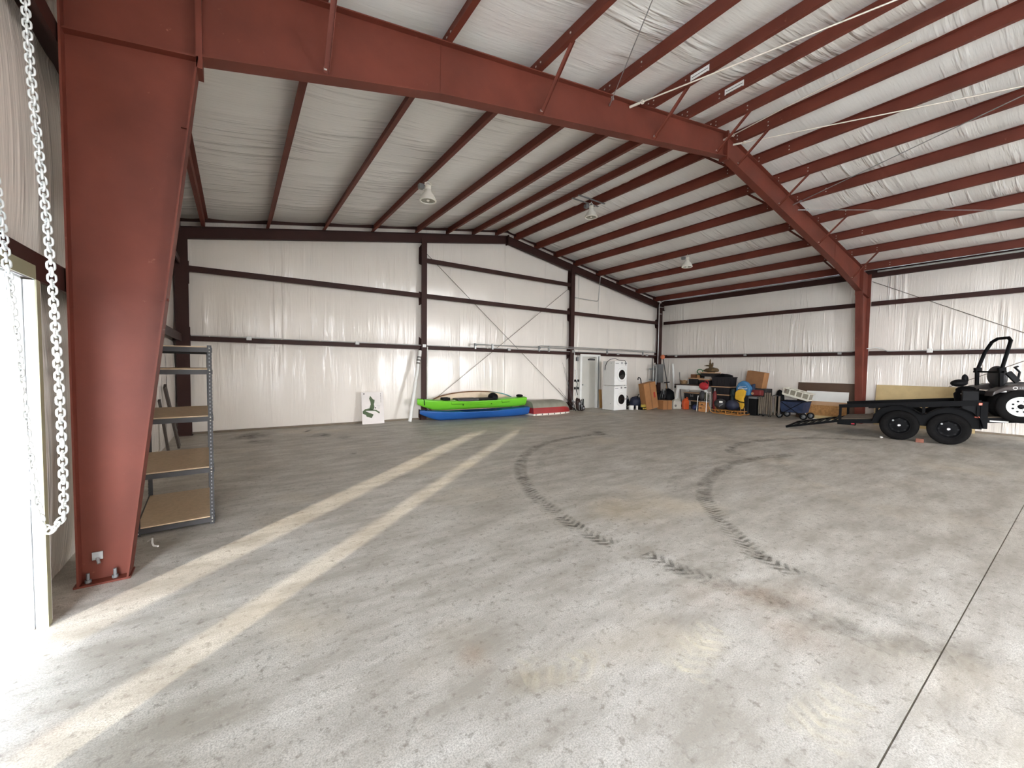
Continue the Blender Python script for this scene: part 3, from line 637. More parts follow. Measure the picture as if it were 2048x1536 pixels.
pipe([(11.36, 11.93, 1.18), (11.42, 11.92, 1.05), (11.36, 11.92, 0.8), (11.44, 11.92, 0.6)], 0.014, M_BLACK, 'riser_hose', WR)
for z in (1.18, 0.87):
    for x in (11.30, 11.47): mb = MB(); mb.obox((x, 11.94, z), (0.07, 0.06, 0.09)); mb.build('riser_clamp', M_BLACK, WR, 0.008)
mb = MB(); mb.obox((11.44, 11.97, 2.05), (0.10, 0.08, 0.16)); mb.build('shutoff_box', M_GREY, WR, 0.01)

# ---- cross braces
def rod(p, q, label, r=0.008, eye=True, m=None):
    mb = MB(); mb.tube([p, q], r, 6); p, q = Vector(p), Vector(q); d = (q - p).normalized()
    if eye:
        mb.tube([p, p + d * 0.16], r * 1.9, 6); c = p + d * 0.20; u = d.orthogonal().normalized(); w_ = d.cross(u)
        mb.tube([c + (d * math.cos(2 * PI * k / 12) + w_ * math.sin(2 * PI * k / 12)) * 0.025 for k in range(12)], 0.007, 6, True)
    return single(mb, 'brace_rod', m or M_GALV, label, 'brace rod')
M_CABLE = mat('brace_cable', (104, 96, 84), 0.5, 0.4)
rod((4.99, 12.10, 5.24), (11.06, 12.10, 0.37), 'thin cross brace falling right across the end wall toward the walk door', 0.008, False, M_CABLE)
rod((11.05, 12.13, 4.86), (5.10, 12.13, 0.47), 'thin cross brace rising right across the end wall behind the kayaks', 0.008, False, M_CABLE)
rod((17.2, 4.28, 4.63), (17.2, -3.2, 0.2), 'thin brace falling to the right high on the right wall', 0.009, False, M_CABLE)
rod((17.2, 4.25, 0.25), (17.2, -3.2, 4.45), 'thin brace rising to the right behind the trailer', 0.009, False, M_CABLE)
M_RODW = mat('bright_rod', (236, 228, 214), 0.35, 0.2, 0.02)
def ext(a, b, y): a, b = Vector(a), Vector(b); t = (y - a.y) / (b.y - a.y); return tuple(a + (b - a) * t)
a = (5.154, 4.33, 5.796); rod(a, ext(a, (6.364, 1.498, 5.999), -3.3), 'bright roof brace running past the white paper tag from the left rafter', 0.010, True, M_RODW)
a = (4.702, 4.33, 5.653); rod(a, ext(a, (3.564, 2.731, 5.462), 0.2), 'thin roof brace leaving the left rafter toward the top edge of the photo', 0.006, True, M_GALV)
a = (7.93, 4.33, 6.187); rod(a, (7.55, 1.6, 6.14), 'short bright roof brace at the left side of the ridge', 0.009, True, M_RODW)
a = (8.295, 4.33, 6.211); rod(a, ext(a, (9.357, 1.717, 6.033), -3.3), 'bright roof brace at the right side of the ridge', 0.010, True, M_RODW)
a = (11.157, 4.33, 5.696); rod(a, ext(a, (9.897, 0.801, 5.907), -3.3), 'roof brace rising toward the ridge from the right rafter', 0.008, True, M_GALV)
a = (11.448, 4.33, 5.643); rod(a, ext(a, (12.589, 2.883, 5.452), -3.3), 'roof brace falling toward the eave from the right rafter', 0.008, True, M_GALV)

# ---- paper tags on two purlins near the camera
M_PAPER = mat('paper', (244, 242, 236), 0.7, 0, 0.02)
def tag_(x, y0, y1, z0, z1, label):
    s_ = -1; mb = MB(); mb.box(x - 0.010, x - 0.007, y0, y1, z0, z1); t = single(mb, 'paper_tag', M_PAPER, label, 'paper tag')
    m2 = MB()
    for k in range(1, 3): zz = z0 + (z1 - z0) * k / 3; m2.box(x - 0.0115, x - 0.010, y0 + 0.02, y1 - 0.02, zz - 0.004, zz + 0.004)
    m2.build('printed_line', M_DKGREY, t)
tag_(5.70, 3.35, 3.64, 5.965, 6.10, 'white paper tag on a purlin beside the bright roof brace')
tag_(6.65, 3.33, 3.63, 6.125, 6.255, 'white paper tag on the next purlin toward the ridge')

# ---- high bay lamps
M_REFL = mat('lamp_white', (246, 242, 230), 0.35, 0, 0.02); M_LENS = mat('lamp_lens', (150, 148, 134), 0.15, 0.0, 0.15, 12); M_BULB = mat('lamp_bulb', (250, 246, 236), 0.3, 0, 0)
def lamp(x, y, ztop, label, bars=False):
    t = thing('high_bay_lamp', label, 'lamp', (x, y, ztop - 0.42), group='high bay lamps')
    def B(mb, n, m, p=t): return mb.build(n, m, p, local=True)
    rf = B(MB().lathe([(0.045, 0.245), (0.06, 0.235), (0.075, 0.18), (0.125, 0.12), (0.155, 0.06), (0.165, 0.02), (0.175, 0.015), (0.175, 0.0), (0.145, -0.004), (0.145, 0.012)], 28, None, False), 'reflector', M_REFL)
    B(MB().lathe([(0.0, 0.02), (0.146, 0.012)], 28, None, False), 'lens', M_LENS, rf); B(MB().ell((0, 0, 0.012), (0.032, 0.032, 0.02)), 'bulb', M_BULB, rf)
    B(MB().lathe([(0.055, 0.24), (0.062, 0.25), (0.062, 0.31), (0.05, 0.32)], 16), 'socket_housing', M_REFL)
    B(MB().tube([(-0.055, 0, 0.30), (-0.07, 0, 0.36), (0, 0, 0.40), (0.07, 0, 0.36), (0.055, 0, 0.30)], 0.009, 8), 'yoke', M_REFL)
    B(MB().tube([(0, 0, 0.39), (0.012, 0, 0.41), (0.0, 0, 0.43)], 0.007, 6), 'hook', M_GALV)
    B(MB().obox((-0.13, 0.06, 0.29), (0.10, 0.10, 0.09)), 'driver_box', M_GREY)
    B(MB().tube([(-0.08, 0.05, 0.30), (-0.03, 0.03, 0.34)], 0.008, 6), 'cord', M_GREY)
    if bars:
        for dy in (-0.11, 0.13): B(MB().obox((-0.1, dy, 0.425), (1.0, 0.04, 0.02)), 'strut_bar', M_GREY)
    return t
lamp(3.36, 8.06, zraf(3.36) + 0.0, 'white high bay lamp hanging below the left roof slope')
lamp(8.12, 8.06, zraf(7.58) - 0.01, 'white high bay lamp hanging from two struts at the ridge', True)
lamp(12.60, 7.98, zraf(12.6) + 0.0, 'white high bay lamp hanging below the right roof slope')

# ---- chain hoist by the doorway
ch = thing('hand_chain', 'bright zinc hoist chain hanging in a long loop beside the doorway', 'chain', (-0.64, 2.5, 0.98))
S1 = [(-0.652, 2.475, 0.985), (-0.622, 2.462, 1.02), (-0.607, 2.456, 1.10), (-0.612, 2.47, 1.6), (-0.64, 2.52, 2.2), (-0.685, 2.58, 2.8), (-0.715, 2.64, 3.25), (-0.735, 2.67, 3.60)]
S2 = [(-0.665, 2.48, 0.99), (-0.69, 2.49, 1.06), (-0.715, 2.51, 1.30), (-0.755, 2.57, 1.75), (-0.81, 2.65, 2.33), (-0.875, 2.73, 2.9), (-0.945, 2.82, 3.60)]
def link_mesh():
    a, b, r = 0.0073, 0.0118, 0.0042; pts = []
    for k in range(7): t = -PI / 2 + PI * k / 6; pts.append((b * math.cos(t + PI / 2) * 1.0, 0, a - 0.0 + b * math.sin(t + PI / 2)))
    pts2 = [(-p[0], 0, -p[2]) for p in pts]
    mb = MB(); mb.tube(pts + pts2, r, 6, True); return mb.mesh('link', M_CHAIN)
LM = link_mesh(); vdir = Vector((-0.65, 2.5, 0)).normalized()
for S in (S1, S2):
    S = [Vector(p) for p in S]; P = []
    for i in range(len(S) - 1):
        p0, p1, p2, p3 = S[max(i - 1, 0)], S[i], S[i + 1], S[min(i + 2, len(S) - 1)]
        for k in range(20):
            t = k / 20; P.append(0.5 * ((2 * p1) + (p2 - p0) * t + (2 * p0 - 5 * p1 + 4 * p2 - p3) * t * t + (3 * p1 - p0 - 3 * p2 + p3) * t ** 3))
    P.append(S[-1]); acc = 0.0; nxt = 0.0; k = 0
    for a_, b_ in zip(P[:-1], P[1:]):
        seg = (b_ - a_).length
        while nxt <= acc + seg:
            c = a_ + (b_ - a_) * ((nxt - acc) / seg); z = (b_ - a_).normalized(); y = (vdir - z * vdir.dot(z)).normalized(); x = y.cross(z)
            if k % 2: x, y = y, -x
            ang = 0.35 * math.sin(k * 0.9); x, y = x * math.cos(ang) + y * math.sin(ang), y * math.cos(ang) - x * math.sin(ang)
            o = bpy.data.objects.new('link', LM); COL.objects.link(o); o.parent = ch
            o.matrix_basis = Matrix.Translation(-ch.location) @ Matrix(((x.x, y.x, z.x, c.x), (x.y, y.y, z.y, c.y), (x.z, y.z, z.z, c.z), (0, 0, 0, 1)))
            k += 1; nxt += 0.0258
        acc += seg
pc = Vector((-0.84, 2.745, 3.60)); pa = Vector((0.21, 0.15, 0)).normalized(); pn = pa.cross(Vector((0, 0, 1)))
mb = MB(); RM = Matrix(((pa.x, 0, pn.x, pc.x), (pa.y, 0, pn.y, pc.y), (0, 1, 0, pc.z), (0, 0, 0, 1)))
mb.lathe([(0.12, -0.02), (0.135, -0.018), (0.118, 0.0), (0.135, 0.018), (0.12, 0.02)], 24, RM); mb.build('chain_wheel', M_GALV, ch)
mb = MB(); mb.beam(pc, (-1.0, 2.86, 4.03), 0.03, 0.05); mb.build('wheel_bracket', M_GALV, ch)

# ---- steel shelving beside the portal column
sh = thing('shelving_unit', 'charcoal boltless steel shelving with particle board decks behind the red column', 'shelving', (-0.205, 5.25, 0), (0, 0, math.radians(3)))
SW, SLN, SHT = 0.62, 1.25, 1.885
def L_(mb, n, m, p=sh, bev=0.0): return mb.build(n, m, p, bev, True)
for ix, sx in ((0.0, -1), (-SW, 1)):
    for iy, sy in ((0.0, 1), (SLN, -1)):
        mb = MB(); mb.box(min(ix, ix + sx * 0.038), max(ix, ix + sx * 0.038), min(iy, iy + sy * 0.003), max(iy, iy + sy * 0.003), 0, SHT); mb.box(min(ix, ix + sx * 0.003), max(ix, ix + sx * 0.003), min(iy, iy + sy * 0.038), max(iy, iy + sy * 0.038), 0, SHT)
        po = L_(mb, 'post', M_DKGREY)
        hb = MB(); z = 0.04
        while z < SHT - 0.02:
            hb.obox((ix + sx * 0.020, iy - sy * 0.001, z), (0.009, 0.003, 0.016)); hb.obox((ix - sx * 0.001, iy + sy * 0.020, z), (0.003, 0.009, 0.016)); z += 0.038
        L_(hb, 'post_slots', M_GREY if iy == 0 else M_BLACK, po).__setitem__('kind', 'stuff')
DECKS = (0.075, 0.605, 1.145, 1.635, 1.865)
for z in DECKS:
    for y in (0.004, SLN - 0.004):
        mb = MB(); mb.box(-SW + 0.004, -0.004, y - 0.012, y + 0.012, z - 0.052, z - 0.006); mb.box(-SW + 0.004, -0.004, y - 0.016, y + 0.016, z - 0.012, z - 0.004); L_(mb, 'deck_beam', M_DKGREY)
        if y < 0.1:
            mb = MB()
            for xx in (-0.02, -SW + 0.02):
                for dz in (-0.012, -0.045): mb.ell((xx, -0.012, z + dz), (0.007, 0.006, 0.007), 8, 5)
            L_(mb, 'rivets', M_BOLT).__setitem__('kind', 'stuff')
    for x in (-0.006, -SW + 0.006):
        mb = MB(); mb.box(x - 0.012, x + 0.012, 0.006, SLN - 0.006, z - 0.052, z - 0.006); L_(mb, 'deck_beam', M_DKGREY)
    mb = MB(); mb.box(-SW + 0.012, -0.012, 0.012, SLN - 0.012, z - 0.006, z + 0.008); L_(mb, 'deck_board', M_PART)
for p, q, w_, label in (((-0.95, 10.35, 0.0), (-1.085, 9.75, 1.27), 0.15, 'wide dark plank leaning on the wall behind the shelving'), ((-1.03, 9.6, 0.0), (-1.10, 9.2, 1.05), 0.07, 'narrow dark plank leaning on the wall behind the shelving')):
    mb = MB(); p, q = Vector(p), Vector(q); d = (q - p).normalized(); mb.beam(p + Vector((0, 0, 0.02)), q, w_, 0.035, (1, 0, 0)); single(mb, 'leaning_plank', mat('dark_plank', (74, 66, 60), 0.7), label, 'plank')
mb = MB(); mb.tube([(-0.70, 4.98, 0.02), (-0.665, 4.95, 0.05), (-0.66, 4.90, 0.03), (-0.645, 4.86, 0.012), (-0.61, 4.83, 0.010)], 0.008, 6); single(mb, 'string_end', M_WHITE, 'short curled white string on the floor beside the column base', 'string')

# ---- site plan board
M_FOAM = mat('foam_board', (232, 226, 222), 0.55, 0, 0.03); M_GREENP = mat('plan_green', (74, 92, 58), 0.6, 0, 0.08); M_INK = mat('plan_ink', (120, 116, 112), 0.6)
sg = thing('site_plan_board', 'white board printed with a green site plan leaning on the end wall', 'board', (3.29, 11.87, 0), (math.radians(-8), 0, 0))
L_(MB().box(-0.315, 0.315, 0, 0.012, 0, 0.93), 'panel', M_FOAM, sg)
def poly_on(pts, m, n):
    mb = MB(); A = [(-0.315 + 0.63 * (x - 245) / 490, -0.0022, 0.93 * (1015 - y) / 740) for x, y in pts]; B = [(x, 0.0, z) for x, _, z in A]; k = len(A)
    mb.add(A + B, [tuple(range(k))] + [(i, k + i, k + (i + 1) % k, (i + 1) % k) for i in range(k)]); L_(mb, n, m, sg)
poly_on([(440, 365), (500, 450), (535, 460), (530, 510), (515, 560), (525, 640), (495, 700), (405, 690), (415, 650), (445, 560), (440, 510), (415, 430)], M_GREENP, 'plan_shape')
poly_on([(262, 715), (320, 670), (400, 655), (500, 690), (560, 695), (640, 750), (632, 788), (540, 718), (340, 708), (300, 735), (265, 770)], M_GREENP, 'plan_shape')
poly_on([(318, 715), (500, 800), (455, 882), (345, 842), (330, 803), (262, 772)], M_GREENP, 'plan_shape')
poly_on([(535, 640), (560, 630), (560, 660), (535, 665)], M_DKGREY, 'plan_shape')
poly_on([(290, 305), (318, 305), (318, 330), (290, 330)], M_DKGREY, 'plan_mark')
for k in range(6): poly_on([(668, 310 + k * 38), (678, 310 + k * 38), (678, 335 + k * 38), (668, 335 + k * 38)], M_INK, 'plan_mark')
for k in range(4): poly_on([(570 + k * 8, 585 + k * 26), (660 - k * 4, 590 + k * 26), (660 - k * 4, 593 + k * 26), (570 + k * 8, 588 + k * 26)], M_INK, 'plan_mark')

tb = thing('wrapped_tube', 'long white wrapped tube leaning against the end wall column left of the kayaks', 'tube', (4.28, 11.6, 0))
mb = MB(); P = [Vector((4.28, 11.60, 0.03)).lerp(Vector((4.72, 11.90, 2.17)), k / 14) for k in range(15)]; mb.tube([p + Vector((0.006 * math.sin(k * 2.1), 0.006 * math.cos(k * 1.7), 0)) for k, p in enumerate(P)], [0.052 + 0.005 * math.sin(k * 2.9) for k in range(15)], 10); mb.build('tube_wrap', M_WHITE, tb)
for k in (11.3, 11.9, 12.5):
    p = P[0].lerp(P[-1], k / 14); q = P[0].lerp(P[-1], (k + 0.3) / 14); mb = MB(); mb.tube([p, q], 0.0585, 10); mb.build('printed_band', M_INK, tb)
# ================================================================ boats along the end wall
def loft(mb, secs, smooth=True, cap=True):
    n = len(secs[0]); vs = [p for s_ in secs for p in s_]
    fs = [(i * n + k, i * n + (k + 1) % n, (i + 1) * n + (k + 1) % n, (i + 1) * n + k) for i in range(len(secs) - 1) for k in range(n)]
    mb.add(vs, fs, smooth)
    if cap: mb.add(secs[0], [tuple(range(n))[::-1]]); mb.add(secs[-1], [tuple(range(n))])
def kayak(name, label, p0, p1, z0, H, Wd, bow, stern, hullc, parts=None):
    p0, p1 = Vector(p0), Vector(p1); d = (p1 - p0); L = d.length; ang = math.atan2(d.y, d.x)
    t = thing(name, label, 'kayak', (p0.x, p0.y, z0), (0, 0, ang), group='kayaks stacked along the end wall')
    M = mat(name + '_hull', hullc, 0.35, 0, 0.08, 1.2)
    secs = []; N = 30
    def env(u):
        w = Wd / 2 * min(1.0, (u / 0.42 + 0.0) ** 0.62 if u < 0.42 else 1.0)
        if u > 0.55: w *= 1 - (1 - stern) * ((u - 0.55) / 0.45) ** 1.8
        return max(w, 0.012)
    def keel(u): return H * (bow * max(0, 1 - u / 0.17) ** 1.5 + 0.10 * max(0, (u - 0.8) / 0.2) ** 2)
    def shr(u): return H * (0.80 + 0.20 * max(0, 1 - u / 0.25) ** 1.2 + 0.10 * max(0, (u - 0.7) / 0.3))
    for i in range(N + 1):
        u = i / N; w = env(u); k = min(keel(u), shr(u) - 0.02); s_ = shr(u); ring = []
        for a in (-1.0, -0.98, -0.9, -0.72, -0.4, 0, 0.4, 0.72, 0.9, 0.98, 1.0):
            depth = (1 - abs(a) ** 3.2); ring.append((u * L, a * w, s_ - (s_ - k) * depth))
        for a in (0.96, 0.7, 0.35, 0, -0.35, -0.7, -0.96):
            crown = 0.10 * H * (1 - a * a); dip = -0.30 * H if (0.34 < u < 0.70 and abs(a) < 0.75) else 0
            ring.append((u * L, a * w, s_ + 0.012 + crown * (0 if dip else 1) + dip))
        secs.append(ring)
    mb = MB(); loft(mb, secs); mb.build('hull', M, t, local=True)
    return t, L, env, shr, keel
bk, L, env, shr, keel = kayak('blue_kayak', 'blue kayak lying on the floor at the bottom of the stack', (4.62, 11.66, 0), (8.52, 11.42, 0), 0.0, 0.31, 0.66, 0.75, 0.55, (36, 88, 158))
def LB(t, mb, n, m, bev=0.0): return mb.build(n, m, t, bev, True)
def side_strip(t, env, shr, keel, u0, u1, L, f, h, m, n, side=-1):
    """printed marking hugging the hull flank"""
    mb = MB(); k = 8; vs = []
    for i in range(k + 1):
        u = u0 + (u1 - u0) * i / k; w = env(u) + 0.003; z = keel(u) + (shr(u) - keel(u)) * f
        aa = (1 - (1 - f)) ** 1; a = (1 - f) ** (1 / 3.2); vs += [(u * L, side * (a * env(u) + 0.006), z), (u * L, side * ((max(1 - f - h / (shr(u) - keel(u)), 0)) ** (1 / 3.2) * env(u) + 0.006), z + h)]
    mb.add(vs, [(2 * i, 2 * i + 1, 2 * i + 3, 2 * i + 2) for i in range(k)], True); return LB(t, mb, n, m)
M_WMARK = mat('white_marking', (226, 230, 236), 0.5, 0, 0.02)
for k in range(8): side_strip(bk, env, shr, keel, 0.47 + k * 0.0155, 0.481 + k * 0.0155, L, 0.66, 0.022, M_WMARK, 'lettering')
side_strip(bk, env, shr, keel, 0.60, 0.615, L, 0.62, 0.035, M_WMARK, 'emblem')
for k in range(5): side_strip(bk, env, shr, keel, 0.86 + k * 0.014, 0.870 + k * 0.014, L, 0.80, 0.014, M_WMARK, 'lettering')
LB(bk, MB().tube([(0.16, -0.05, 0.32), (0.22, -0.02, 0.36), (0.28, 0.02, 0.33)], 0.012, 6), 'carry_handle', M_BLACK)
gk, L, env, shr, keel = kayak('green_kayak', 'lime green sit-on kayak with black fittings on top of the blue one', (4.55, 11.70, 0), (8.42, 11.50, 0), 0.315, 0.34, 0.70, 0.62, 0.62, (112, 196, 46))
LB(gk, MB().tube([(0.20, -env(0.05) - 0.01, shr(0.05) - 0.14), (0.19, -env(0.05), shr(0.05) + 0.01), (0.19, 0, shr(0.05) + 0.05), (0.19, env(0.05), shr(0.05))], 0.014, 6), 'bow_strap', M_BLACK)
LB(gk, MB().box(0.78, 1.02, -0.16, 0.10, 0.30, 0.40), 'hatch_cover', M_BLACK, 0.02)
LB(gk, MB().box(1.25, 2.0, -0.24, 0.24, 0.24, 0.355), 'seat_pad', M_DKGREY, 0.03); LB(gk, MB().box(1.9, 2.7, -0.20, 0.20, 0.28, 0.345), 'deck_pad', M_BLACK, 0.02)
LB(gk, MB().ell((2.62, -0.02, 0.36), (0.17, 0.20, 0.15)), 'seat_back', M_BLACK)
LB(gk, MB().ell((3.70, 0, 0.38), (0.12, 0.14, 0.05)), 'stern_hatch', M_BLACK)
for u in (0.36, 0.62): LB(gk, MB().ell((u * L, -env(u) * 0.93 - 0.005, shr(u) * 0.62), (0.02, 0.012, 0.02), 8, 6), 'scupper_plug', M_BLACK)
for u0, u1 in ((0.26, 0.36), (0.72, 0.80)):
    LB(gk, MB().tube([(u0 * L, -env(u0) - 0.006, shr(u0) * 0.95), (u0 * L + 0.01, -env(u0) - 0.008, shr(u0) * 0.70), (u1 * L, -env(u1) - 0.008, shr(u1) * 0.74)], 0.006, 6), 'deck_line', M_BLACK)
# paddle board on edge behind
M_PADB = mat('board_cream', (222, 200, 172), 0.45, 0, 0.06)
def railmat():
    m, nt, b = newmat('board_rail'); t = nt.nodes.new('ShaderNodeTexCoord'); s_ = nt.nodes.new('ShaderNodeSeparateXYZ'); nt.links.new(t.outputs['Object'], s_.inputs[0])
    nt.links.new(mixc(nt, ramp(nt, s_.outputs[0], 0.55, 1.15), rgb(122, 84, 52), rgb(92, 156, 158)), b.inputs['Base Color']); b.inputs['Roughness'].default_value = 0.4; return m
pb = thing('paddle_board', 'cream paddle board with brown and turquoise rim standing on edge behind the kayaks', 'board', (6.70, 12.01, 0.012), (math.radians(-3), 0, 0))
def outl(k, n=48, a=1.66, b=0.42): t = 2 * PI * k / n; return (a * math.cos(t), b * math.copysign(abs(math.sin(t)) ** 0.9, math.sin(t)) + b)
mb = MB(); pts = [outl(k) for k in range(48)]; mb.prism(pts, (0, -0.04, 0), (1, 0, 0), (0, 0, 1), (0, 0.08, 0)); LB(pb, mb, 'board_core', M_PADB)
mb = MB(); mb.tube([(x, -0.03, z) for x, z in pts], 0.022, 6, True); LB(pb, mb, 'board_rail', railmat())
# upturned rowing boat
M_RED = mat('boat_red', (150, 34, 34), 0.45, 0, 0.12, 2); M_BGREY = mat('boat_bottom', (138, 136, 122), 0.55, 0, 0.18, 2.5); M_GUN = mat('gunwale_white', (222, 214, 204), 0.5, 0, 0.12, 6)
bt = thing('upturned_boat', 'upturned red and grey boat with a white gunwale right of the kayaks', 'boat', (9.5, 11.5, 0))
def bsec(u):
    x = 8.56 + 2.02 * u; w = 0.44 * (1 - max(0, (u - 0.62) / 0.38) ** 2.2 * 0.80); h = 0.50 * (1 - max(0, (u - 0.66) / 0.34) ** 2.4 * 0.75); return x, w, h
lv = [(0.0, 1.0), (0.13, 1.03), (0.50, 0.97), (0.54, 0.96), (0.80, 0.86), (0.94, 0.68), (1.0, 0.35)]
def bpart(i0, i1, n, m, close=False):
    mb = MB(); secs = []
    for k in range(21):
        x, w, h = bsec(k / 20); top = [(x, 11.53 - w * lv[i][1], h * lv[i][0]) for i in range(i0, i1 + 1)]; bot = [(x, 11.53 + w * lv[i][1], h * lv[i][0]) for i in range(i1, i0 - 1, -1)]
        secs.append((top, bot))
    for s_ in ((0, 1) if not close else (2,)):
        S = [(a if s_ == 0 else b if s_ == 1 else a + b) for a, b in secs]; n_ = len(S[0]); mb.add([p for q in S for p in q], [(i * n_ + k, i * n_ + k + 1, (i + 1) * n_ + k + 1, (i + 1) * n_ + k) for i in range(20) for k in range(n_ - 1)], True)
    for e in (0, 20):
        a, b = secs[e]; mb.add(a + b, [tuple(range(len(a + b)))])
    mb.build(n, m, bt)
bpart(0, 1, 'gunwale', M_GUN); bpart(1, 3, 'side_band', M_RED); bpart(3, 6, 'boat_bottom', M_BGREY, True)
for k in range(6): x, w, h = bsec(0.05 + k * 0.14); mb = MB(); mb.obox((x, 11.53 - w - 0.012, 0.035), (0.03, 0.012, 0.05)); mb.build('gunwale_clip', M_DKGREY, bt)

# ---- fishing gear beside the column
for k, (p, q, lb) in enumerate((((10.98, 11.62, 0.02), (10.60, 11.92, 1.90), 'longest fishing rod leaning on the end wall beside the column'), ((11.0, 11.56, 0.02), (10.72, 11.93, 1.72), 'shorter fishing rod leaning close to the column'), ((10.96, 11.50, 0.02), (10.30, 11.80, 0.92), 'low fishing rod slanting over the boat'))):
    t = thing('fishing_rod', lb, 'fishing rod', p, group='fishing rods by the column'); mb = MB(); mb.tube([p, q], [0.012, 0.004], 6); mb.build('rod_blank', M_DKGREY, t)
    p, q = Vector(p), Vector(q); mb = MB(); mb.tube([p, p.lerp(q, 0.16)], 0.017, 8); mb.build('rod_grip', M_BLACK, t)
    c = p.lerp(q, 0.2) + Vector((0, -0.045, 0)); mb = MB(); mb.lathe([(0.02, -0.03), (0.04, -0.03), (0.03, 0), (0.04, 0.03), (0.02, 0.03)], 12, Matrix.Translation(c) @ Matrix.Rotation(0.5, 4, 'Y')); mb.build('reel', M_GREY, t)
M_BRN = mat('dark_brown_bag', (52, 36, 30), 0.7, 0, 0.3, 8)
gb = thing('tackle_bag', 'dark slouching tackle bag with loose straps at the foot of the column', 'bag', (11.16, 11.5, 0))
mb = MB(); mb.ell((11.14, 11.54, 0.25), (0.13, 0.12, 0.25), 14, 10, Matrix.Rotation(-0.25, 3, 'Y'), 0.35, 3); mb.ell((11.28, 11.48, 0.12), (0.10, 0.12, 0.12), 12, 8, None, 0.3, 6); mb.build('bag_body', M_BRN, gb)
for k in range(4):
    mb = MB(); a = k * 1.3; mb.tube([(11.08 + 0.06 * k, 11.42, 0.05), (11.02 + 0.07 * k, 11.39, 0.28 + 0.07 * k), (11.12 + 0.05 * k, 11.40, 0.42 + 0.05 * (k % 2)), (11.2 + 0.03 * k, 11.41, 0.2)], 0.012, 6); mb.build('bag_strap', M_BLACK if k % 2 else M_GREY, gb)
for k in range(3): mb = MB(); mb.lathe([(0.015, -0.02), (0.045, -0.02), (0.045, 0.02), (0.015, 0.02)], 12, Matrix.Translation((11.06 + 0.09 * k, 11.40 - 0.02 * k, 0.30 - 0.09 * k)) @ Matrix.Rotation(PI / 2, 4, 'X')); mb.build('bag_reel', M_GREY, gb)

# ---- washer and dryer
M_APPL = mat('appliance_white', (236, 235, 232), 0.3, 0, 0.02); M_GLASS = mat('dark_door_glass', (26, 24, 24), 0.12, 0, 0.2, 5); M_CHROME = mat('chrome', (210, 210, 212), 0.2, 0.8, 0.03)
def appliance(name, label, z0):
    t = thing(name, label, 'appliance', (12.77, 11.15, z0)); b = 0.992
    LB(t, MB().box(-0.375, 0.375, -0.31, 0.31, 0.015, b), 'body', M_APPL, 0.012)
    for sx in (-0.3, 0.3):
        for sy in (-0.25, 0.25): LB(t, MB().lathe([(0.02, 0), (0.02, 0.02)], 8, Matrix.Translation((sx, sy, 0))), 'foot', M_BLACK)
    F = Matrix.Translation((0.03, -0.31, 0.45)) @ Matrix.Rotation(PI / 2, 4, 'X')
    dr = LB(t, MB().lathe([(0.285, 0), (0.285, 0.02), (0.265, 0.045), (0.215, 0.05), (0.195, 0.03)], 32, F, False), 'door_ring', M_APPL)
    LB(dr, MB().lathe([(0.205, 0.03), (0.15, 0.02), (0.0, 0.012)], 32, F, False), 'door_glass', M_GLASS)
    LB(dr, MB().obox((0.235, -0.362, 0.46), (0.03, 0.012, 0.07)), 'door_handle', M_CHROME, 0.004)
    LB(t, MB().box(-0.375, 0.375, -0.316, -0.31, 0.85, 0.985), 'control_panel', M_APPL, 0.002)
    LB(t, MB().lathe([(0.04, 0), (0.036, 0.03)], 20, Matrix.Translation((0.02, -0.316, 0.92)) @ Matrix.Rotation(PI / 2, 4, 'X')), 'dial', M_CHROME)
    LB(t, MB().box(0.20, 0.34, -0.319, -0.316, 0.90, 0.93), 'display', M_DKGREY)
    LB(t, MB().box(-0.34, -0.15, -0.319, -0.316, 0.89, 0.91), 'detergent_drawer_grip', M_GREY)
    LB(t, MB().obox((-0.378, -0.13, 0.91 if z0 > 0.5 else 0.28), (0.006, 0.035, 0.02)), 'side_badge', M_GREY)
appliance('washing_machine', 'white front loading washer standing on the floor under the dryer', 0.0); appliance('dryer', 'white front loading dryer stacked on top of the washer', 0.995)
mb = MB(); mb.tube([(12.34, 11.30, 1.62), (12.335, 11.28, 1.78), (12.34, 11.20, 1.95), (12.42, 11.10, 2.06), (12.58, 11.0, 2.10), (12.75, 10.95, 2.03), (12.9, 10.90, 2.025), (12.97, 10.835, 2.02), (12.99, 10.80, 1.96), (12.99, 10.79, 1.82)], 0.013, 8); single(mb, 'drain_hose', M_DKGREY, 'dark drain hose draped over the top of the dryer', 'hose')
mb = MB(); mb.beam((12.80, 11.90, 0.005), (12.80, 11.97, 0.79), 0.14, 0.03, (0, 1, 0)); single(mb, 'wood_offcut', M_WOOD, 'pale wooden board standing between the walk door and the washer', 'board')
